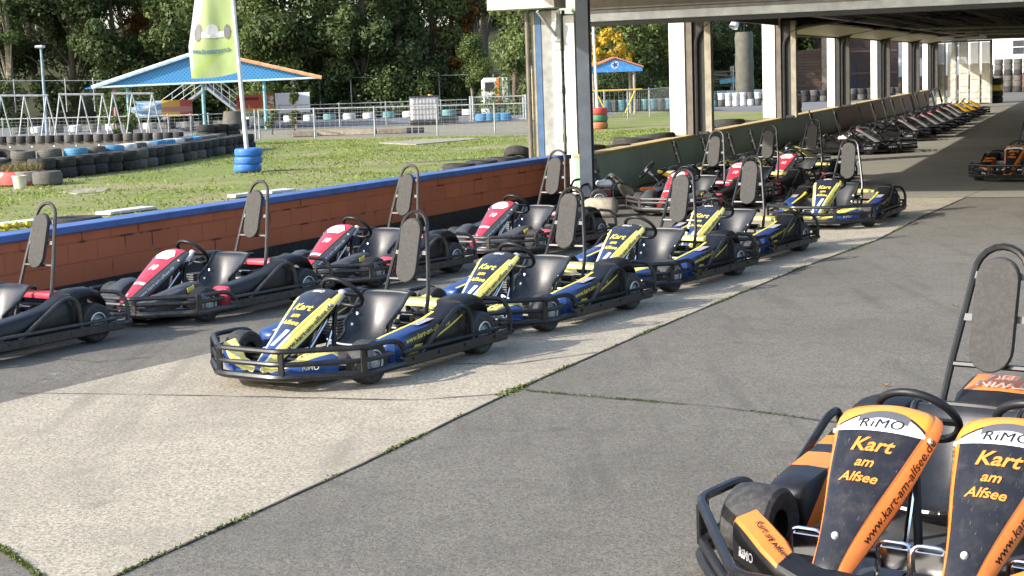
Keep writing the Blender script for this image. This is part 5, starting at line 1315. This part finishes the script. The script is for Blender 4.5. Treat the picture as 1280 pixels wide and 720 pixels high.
DBR = pm('dark_shed', (.035, .02, .016), .7, var=.35, scale=3); mb = MB(); mb.box((w/2, 1.5, 2.4), (w, 3, 4.8)); mb.build('wall', DBR, sh, 0); mb = MB(); mb.box((w/2, 1.2, 4.9), (w+.5, 4.2, .2)); mb.build('roof', ROOFM, sh, 0)
for z in (1.4, 2.9): mb = MB(); mb.box((w/2, -.03, z), (w*.96, .06, .12)); mb.build('ledge', pm('shed_ledge', (.09, .06, .045), .7), sh, 0)
for x in (.32, .72): mb = MB(); mb.box((w*x, -.02, 1.1), (1.2, .05, 1.6), bev=.02); mb.build('door', pm('shed_door', (.02, .022, .025), .6), sh)
a_ = dp(1119, 40, 118); q = Vector((a_.x, 118, 0)); wb = thing('white_building', 'white plastered building with barred windows beyond the hall end', 'building', q, -.33)
PLW = pm('white_plaster', (.78, .78, .77), .8, var=.05, scale=1); PLB = pm('brown_plinth', (.22, .13, .08), .8)
mb = MB(); mb.box((16, 5, 4.2), (32, 10, 6.4)); mb.build('wall', PLW, wb, 0); mb = MB(); mb.box((16, 5, .5), (32.1, 10.1, .98)); mb.build('plinth', PLB, wb, 0); mb = MB(); mb.box((16, 5, 7.5), (33, 11, .25)); mb.build('roof', ROOFM, wb, 0)
WGL = pm('dark_glass', (.05, .06, .07), .15)
for x, z, w_, h_ in ((1.75, 3.2, .9, 1.7), (4.5, 3.1, 1.0, 1.5), (9.8, 2.85, 3.2, .95), (13.6, 2.85, 3.2, .95), (17.5, 2.85, 3.2, .95)):
    mb = MB(); mb.box((x, -.01, z), (w_, .06, h_)); f_ = mb.build('window', WGL, wb, 0); mb = MB()
    for k in range(5 if w_ < 2 else 2): mb.box((x-w_/2+w_*(k+.5)/(5 if w_ < 2 else 2), -.06, z), (.05, .05, h_+.1))
    mb.box((x, -.06, z), (w_+.1, .05, .06)); mb.build('bars', WHTP if w_ > 2 else GREYL, f_, 0)
mb = MB(); mb.box((-1.6, 2, 1.6), (1.2, .3, 1.0)); 
# tyres in front of fence and shed
for i, px in enumerate([982+11.8*k for k in range(16)]):
    for k in range(2): q = dp(px, 120, 92); tyre(Vector((q.x, 92, .33*k)), TYD if (i+k) % 4 else TYG, 'black tyre in the two-high row before the dark fence', 'tyres before the dark fence', r=.27, h=.33)
for k in range(3): tyre(Vector((dp(987, 130, 66).x, 66, .3*k)), TYG if k == 2 else TYD, ['lowest', 'middle', 'topmost'][k]+' tyre of the grey stack at the third white post', 'tyre stack at the third white post', r=.5, h=.3)
# tyre stacks at the hall end
q = Vector((dp(1239.5, 137, 76).x, 76, 0))
for k, m_ in enumerate((TYD, TYD, TYY, TYD)): tyre(q+Vector((0, 0, .29*k)), m_, ['lowest black tyre of the stack with a yellow band by the gate', 'second black tyre of the stack with a yellow band by the gate', 'yellow painted tyre of the stack by the gate', 'black tyre lying on the yellow one by the gate'][k], 'tyre stack by the gate', r=.52, h=.29)
for i in range(7):
    for k in range(6):
        if k == 5 and i in (0, 6): continue
        q = dp(1236+i*10.5, 116, 100); tyre(Vector((q.x, 100-i*.25, .34*k)), TYG if (i*3+k) % 3 else TYD, 'worn tyre in the high stacks before the white building', 'high tyre stacks at the hall end', r=.27, h=.34)

# ------------------------------------------------------------------ trees
def crown_mesh(seed, H, W, n, leaf, base=.18, droop=0, clumps=34):
    rnd = random.Random(seed); vs = []; fs = []; cl = []
    for _ in range(clumps):
        t_ = rnd.random()**.85; z = H*(base+(1-base)*t_); env = W*(math.sin(math.pi*min(1, .12+.86*t_))**.65)*(1 if t_ < .75 else .9)
        a_ = rnd.random()*6.28; r_ = env*rnd.random()**.5; cl.append((Vector((r_*math.cos(a_), r_*math.sin(a_), z)), rnd.uniform(.20, .42)*W))
    for _ in range(n):
        c, r_ = cl[int(rnd.random()*len(cl))]; d = Vector((rnd.gauss(0, 1), rnd.gauss(0, 1), rnd.gauss(0, .75))).normalized()
        p_ = c+d*r_*(.35+.65*rnd.random()**.5); p_.z -= droop*rnd.random()*r_
        nrm = (d+Vector((rnd.gauss(0, .6), rnd.gauss(0, .6), rnd.gauss(.3, .6)))).normalized(); a = nrm.orthogonal().normalized(); a = (a*math.cos(rnd.random()*6.28)+nrm.cross(a)*math.sin(rnd.random()*6.28)).normalized(); b2 = nrm.cross(a)
        s_ = leaf*rnd.uniform(.55, 1.35); o = len(vs); vs += [p_-a*s_, p_-b2*s_*.5+a*s_*.1, p_+a*s_, p_+b2*s_*.55]; fs.append((o, o+1, o+2, o+3))
    return vs, fs, cl
TREES = {}
def tree_proto(key, seed, H, W, n, leaf, mat_, bark, label='x', **kw):
    root = thing('tree', label, 'tree', (0, 0, -500)); vs, fs, cl = crown_mesh(seed, H, W, n, leaf, **kw); mb = MB(); mb.add(vs, fs); mb.build('crown', mat_, root, 0)
    mb = MB(); rnd = random.Random(seed+5); tr_ = .017*H+.05
    pts = [Vector((rnd.gauss(0, .012*H)*k/6, rnd.gauss(0, .012*H)*k/6, H*.9*k/6)) for k in range(7)]; mb.tube(pts, [tr_*(1-.82*k/6) for k in range(7)], 9)
    for c, r_ in cl[::2]:
        k = max(1, min(5, int(c.z/(H*.9)*6)-1)); s_ = pts[k]; mid = s_.lerp(c, .5)+Vector((0, 0, .03*H)); mb.tube([s_, mid, c], [tr_*.35*(1-k/8), tr_*.2, .015], 5)
    mb.build('trunk', bark, root); TREES[key] = [root, False, H]; return root
tree_proto('oak', 1, 13, 3.6, 15000, .145, LEAFD, BARK); tree_proto('ash', 2, 14, 3.2, 12000, .14, LEAFM, BARK); tree_proto('maple', 3, 12, 3.4, 15000, .14, LEAFD, BARK, base=.1)
tree_proto('birch', 4, 15, 2.3, 4500, .15, LEAFM, BARKL, base=.35); tree_proto('willow', 5, 8, 2.6, 11000, .125, LEAFM, BARK, base=.03, droop=1.2); tree_proto('bushy', 6, 6, 2.8, 11000, .12, LEAFL, BARK, base=.02)
tree_proto('autumn', 7, 6.5, 1.6, 2600, .16, LEAFY, BARK, base=.1); tree_proto('rust', 8, 9, 2.0, 2600, .17, LEAFO, BARK, base=.3); tree_proto('under', 9, 3.2, 2.6, 7000, .11, LEAFD, BARK, base=.02)
def tree(key, px, Y, h, label, group, rz=None):
    x = (px-640)/FPX*Y*1.008; T_ = TREES[key]; sc = h/T_[2]; s3 = (sc*random.uniform(.95, 1.15), sc*random.uniform(.95, 1.15), sc); z = -.05 if Y < 104 or x > 8 else min(5.5, (Y-104)*.5)-.2
    if not T_[1]:
        r_ = T_[0]; r_.location = (x, Y, z); r_.rotation_euler = (0, 0, random.random()*6); r_.scale = s3; r_['label'] = label; r_['group'] = group; T_[1] = True; return
    dup(T_[0], (x, Y, z), random.random()*6, label, group, s3)
gT = 'dark trees behind the race track'
LB = dict(oak='broad dark green tree in the belt behind the track', ash='mid green tree with a loose crown in the belt behind the track', maple='dense low-branched dark tree in the belt behind the track', under='dark undergrowth bush at the foot of the tree belt', birch='slim tall tree with a pale bare trunk', rust='thin tree with rusty autumn leaves')
rnd = random.Random(11)
for px, Y, k, h in [(-40, 102, 'oak', 13), (15, 106, 'ash', 14), (62, 108, 'oak', 14), (110, 104, 'maple', 12.5), (165, 103, 'oak', 13), (218, 104, 'ash', 13.5), (270, 102, 'maple', 13), (322, 101, 'oak', 12.5), (372, 100, 'maple', 13), (420, 101, 'oak', 13.5), (468, 100, 'maple', 13), (512, 102, 'oak', 13), (552, 103, 'ash', 12), (590, 112, 'ash', 12), (640, 112, 'oak', 12), (700, 108, 'ash', 12), (790, 104, 'oak', 11), (860, 108, 'maple', 12), (930, 112, 'oak', 12)]:
    tree(k, px, Y, h, LB[k], gT)
for px in range(-60, 640, 46):
    k = rnd.choice(['oak', 'maple', 'ash']); tree(k, px+rnd.uniform(-12, 12), rnd.uniform(118, 132), rnd.uniform(10, 13), 'tree of the second rank deep in the wood behind the track', 'second rank of trees in the wood')
for px in range(-20, 640, 44):
    if 40 < px < 130: continue
    tree('under', px+rnd.uniform(-10, 10), rnd.uniform(99.5, 104), rnd.uniform(1.8, 3.2), LB['under'], 'undergrowth below the tree belt')
tree('birch', 603, 106, 15, 'slim tree with a pale bare trunk, left one of the pair above the trailer', None); tree('birch', 615, 108, 14, 'slim tree with a thin pale trunk, right one of the pair above the trailer', None); tree('birch', 33, 101, 14, 'slim pale-trunked tree among the dark ones behind the trestles', None)
tree('rust', 583, 104, 8.5, 'thin tree with rusty autumn leaves left of the pale trunks', None); tree('rust', 205, 108, 10, 'tree with a few rusty leaves high above the blue roof', None)
tree('willow', 652, 87, 7.4, 'bushy drooping green tree beside the cream cabinet', None); tree('willow', 600, 99, 4.6, 'low round green tree behind the white trailer', None); tree('willow', 345, 98, 7.5, 'leafy green tree whose branches hang behind the flag', None)
tree('bushy', 800, 100, 6.5, 'full light green tree behind the kiosk', None); tree('bushy', 895, 118, 8.5, 'full light green tree beside the wrapped post', None); tree('bushy', 850, 112, 8, 'full light green tree right of the first white post', None); tree('bushy', 1003, 122, 7.5, 'light green tree over the dark timber fence', None); tree('bushy', 745, 104, 6.2, 'green tree low behind the white pole', None); tree('bushy', 950, 124, 9, 'green tree behind the second white post', None)
tree('autumn', 772, 96, 4.6, 'small golden yellow tree above the kiosk roof', None); tree('autumn', 752, 97, 4.3, 'small golden yellow tree left of the kiosk gable', None)
tree('under', 785, 92, 2.2, 'dark shrub under the kiosk roof', None); tree('under', 735, 94, 2.4, 'dark shrub behind the white pole', None); tree('under', 760, 93, 2.0, 'low green shrub behind the kiosk posts', None)
for T_ in TREES.values():
    if not T_[1]: raise RuntimeError('unused tree')
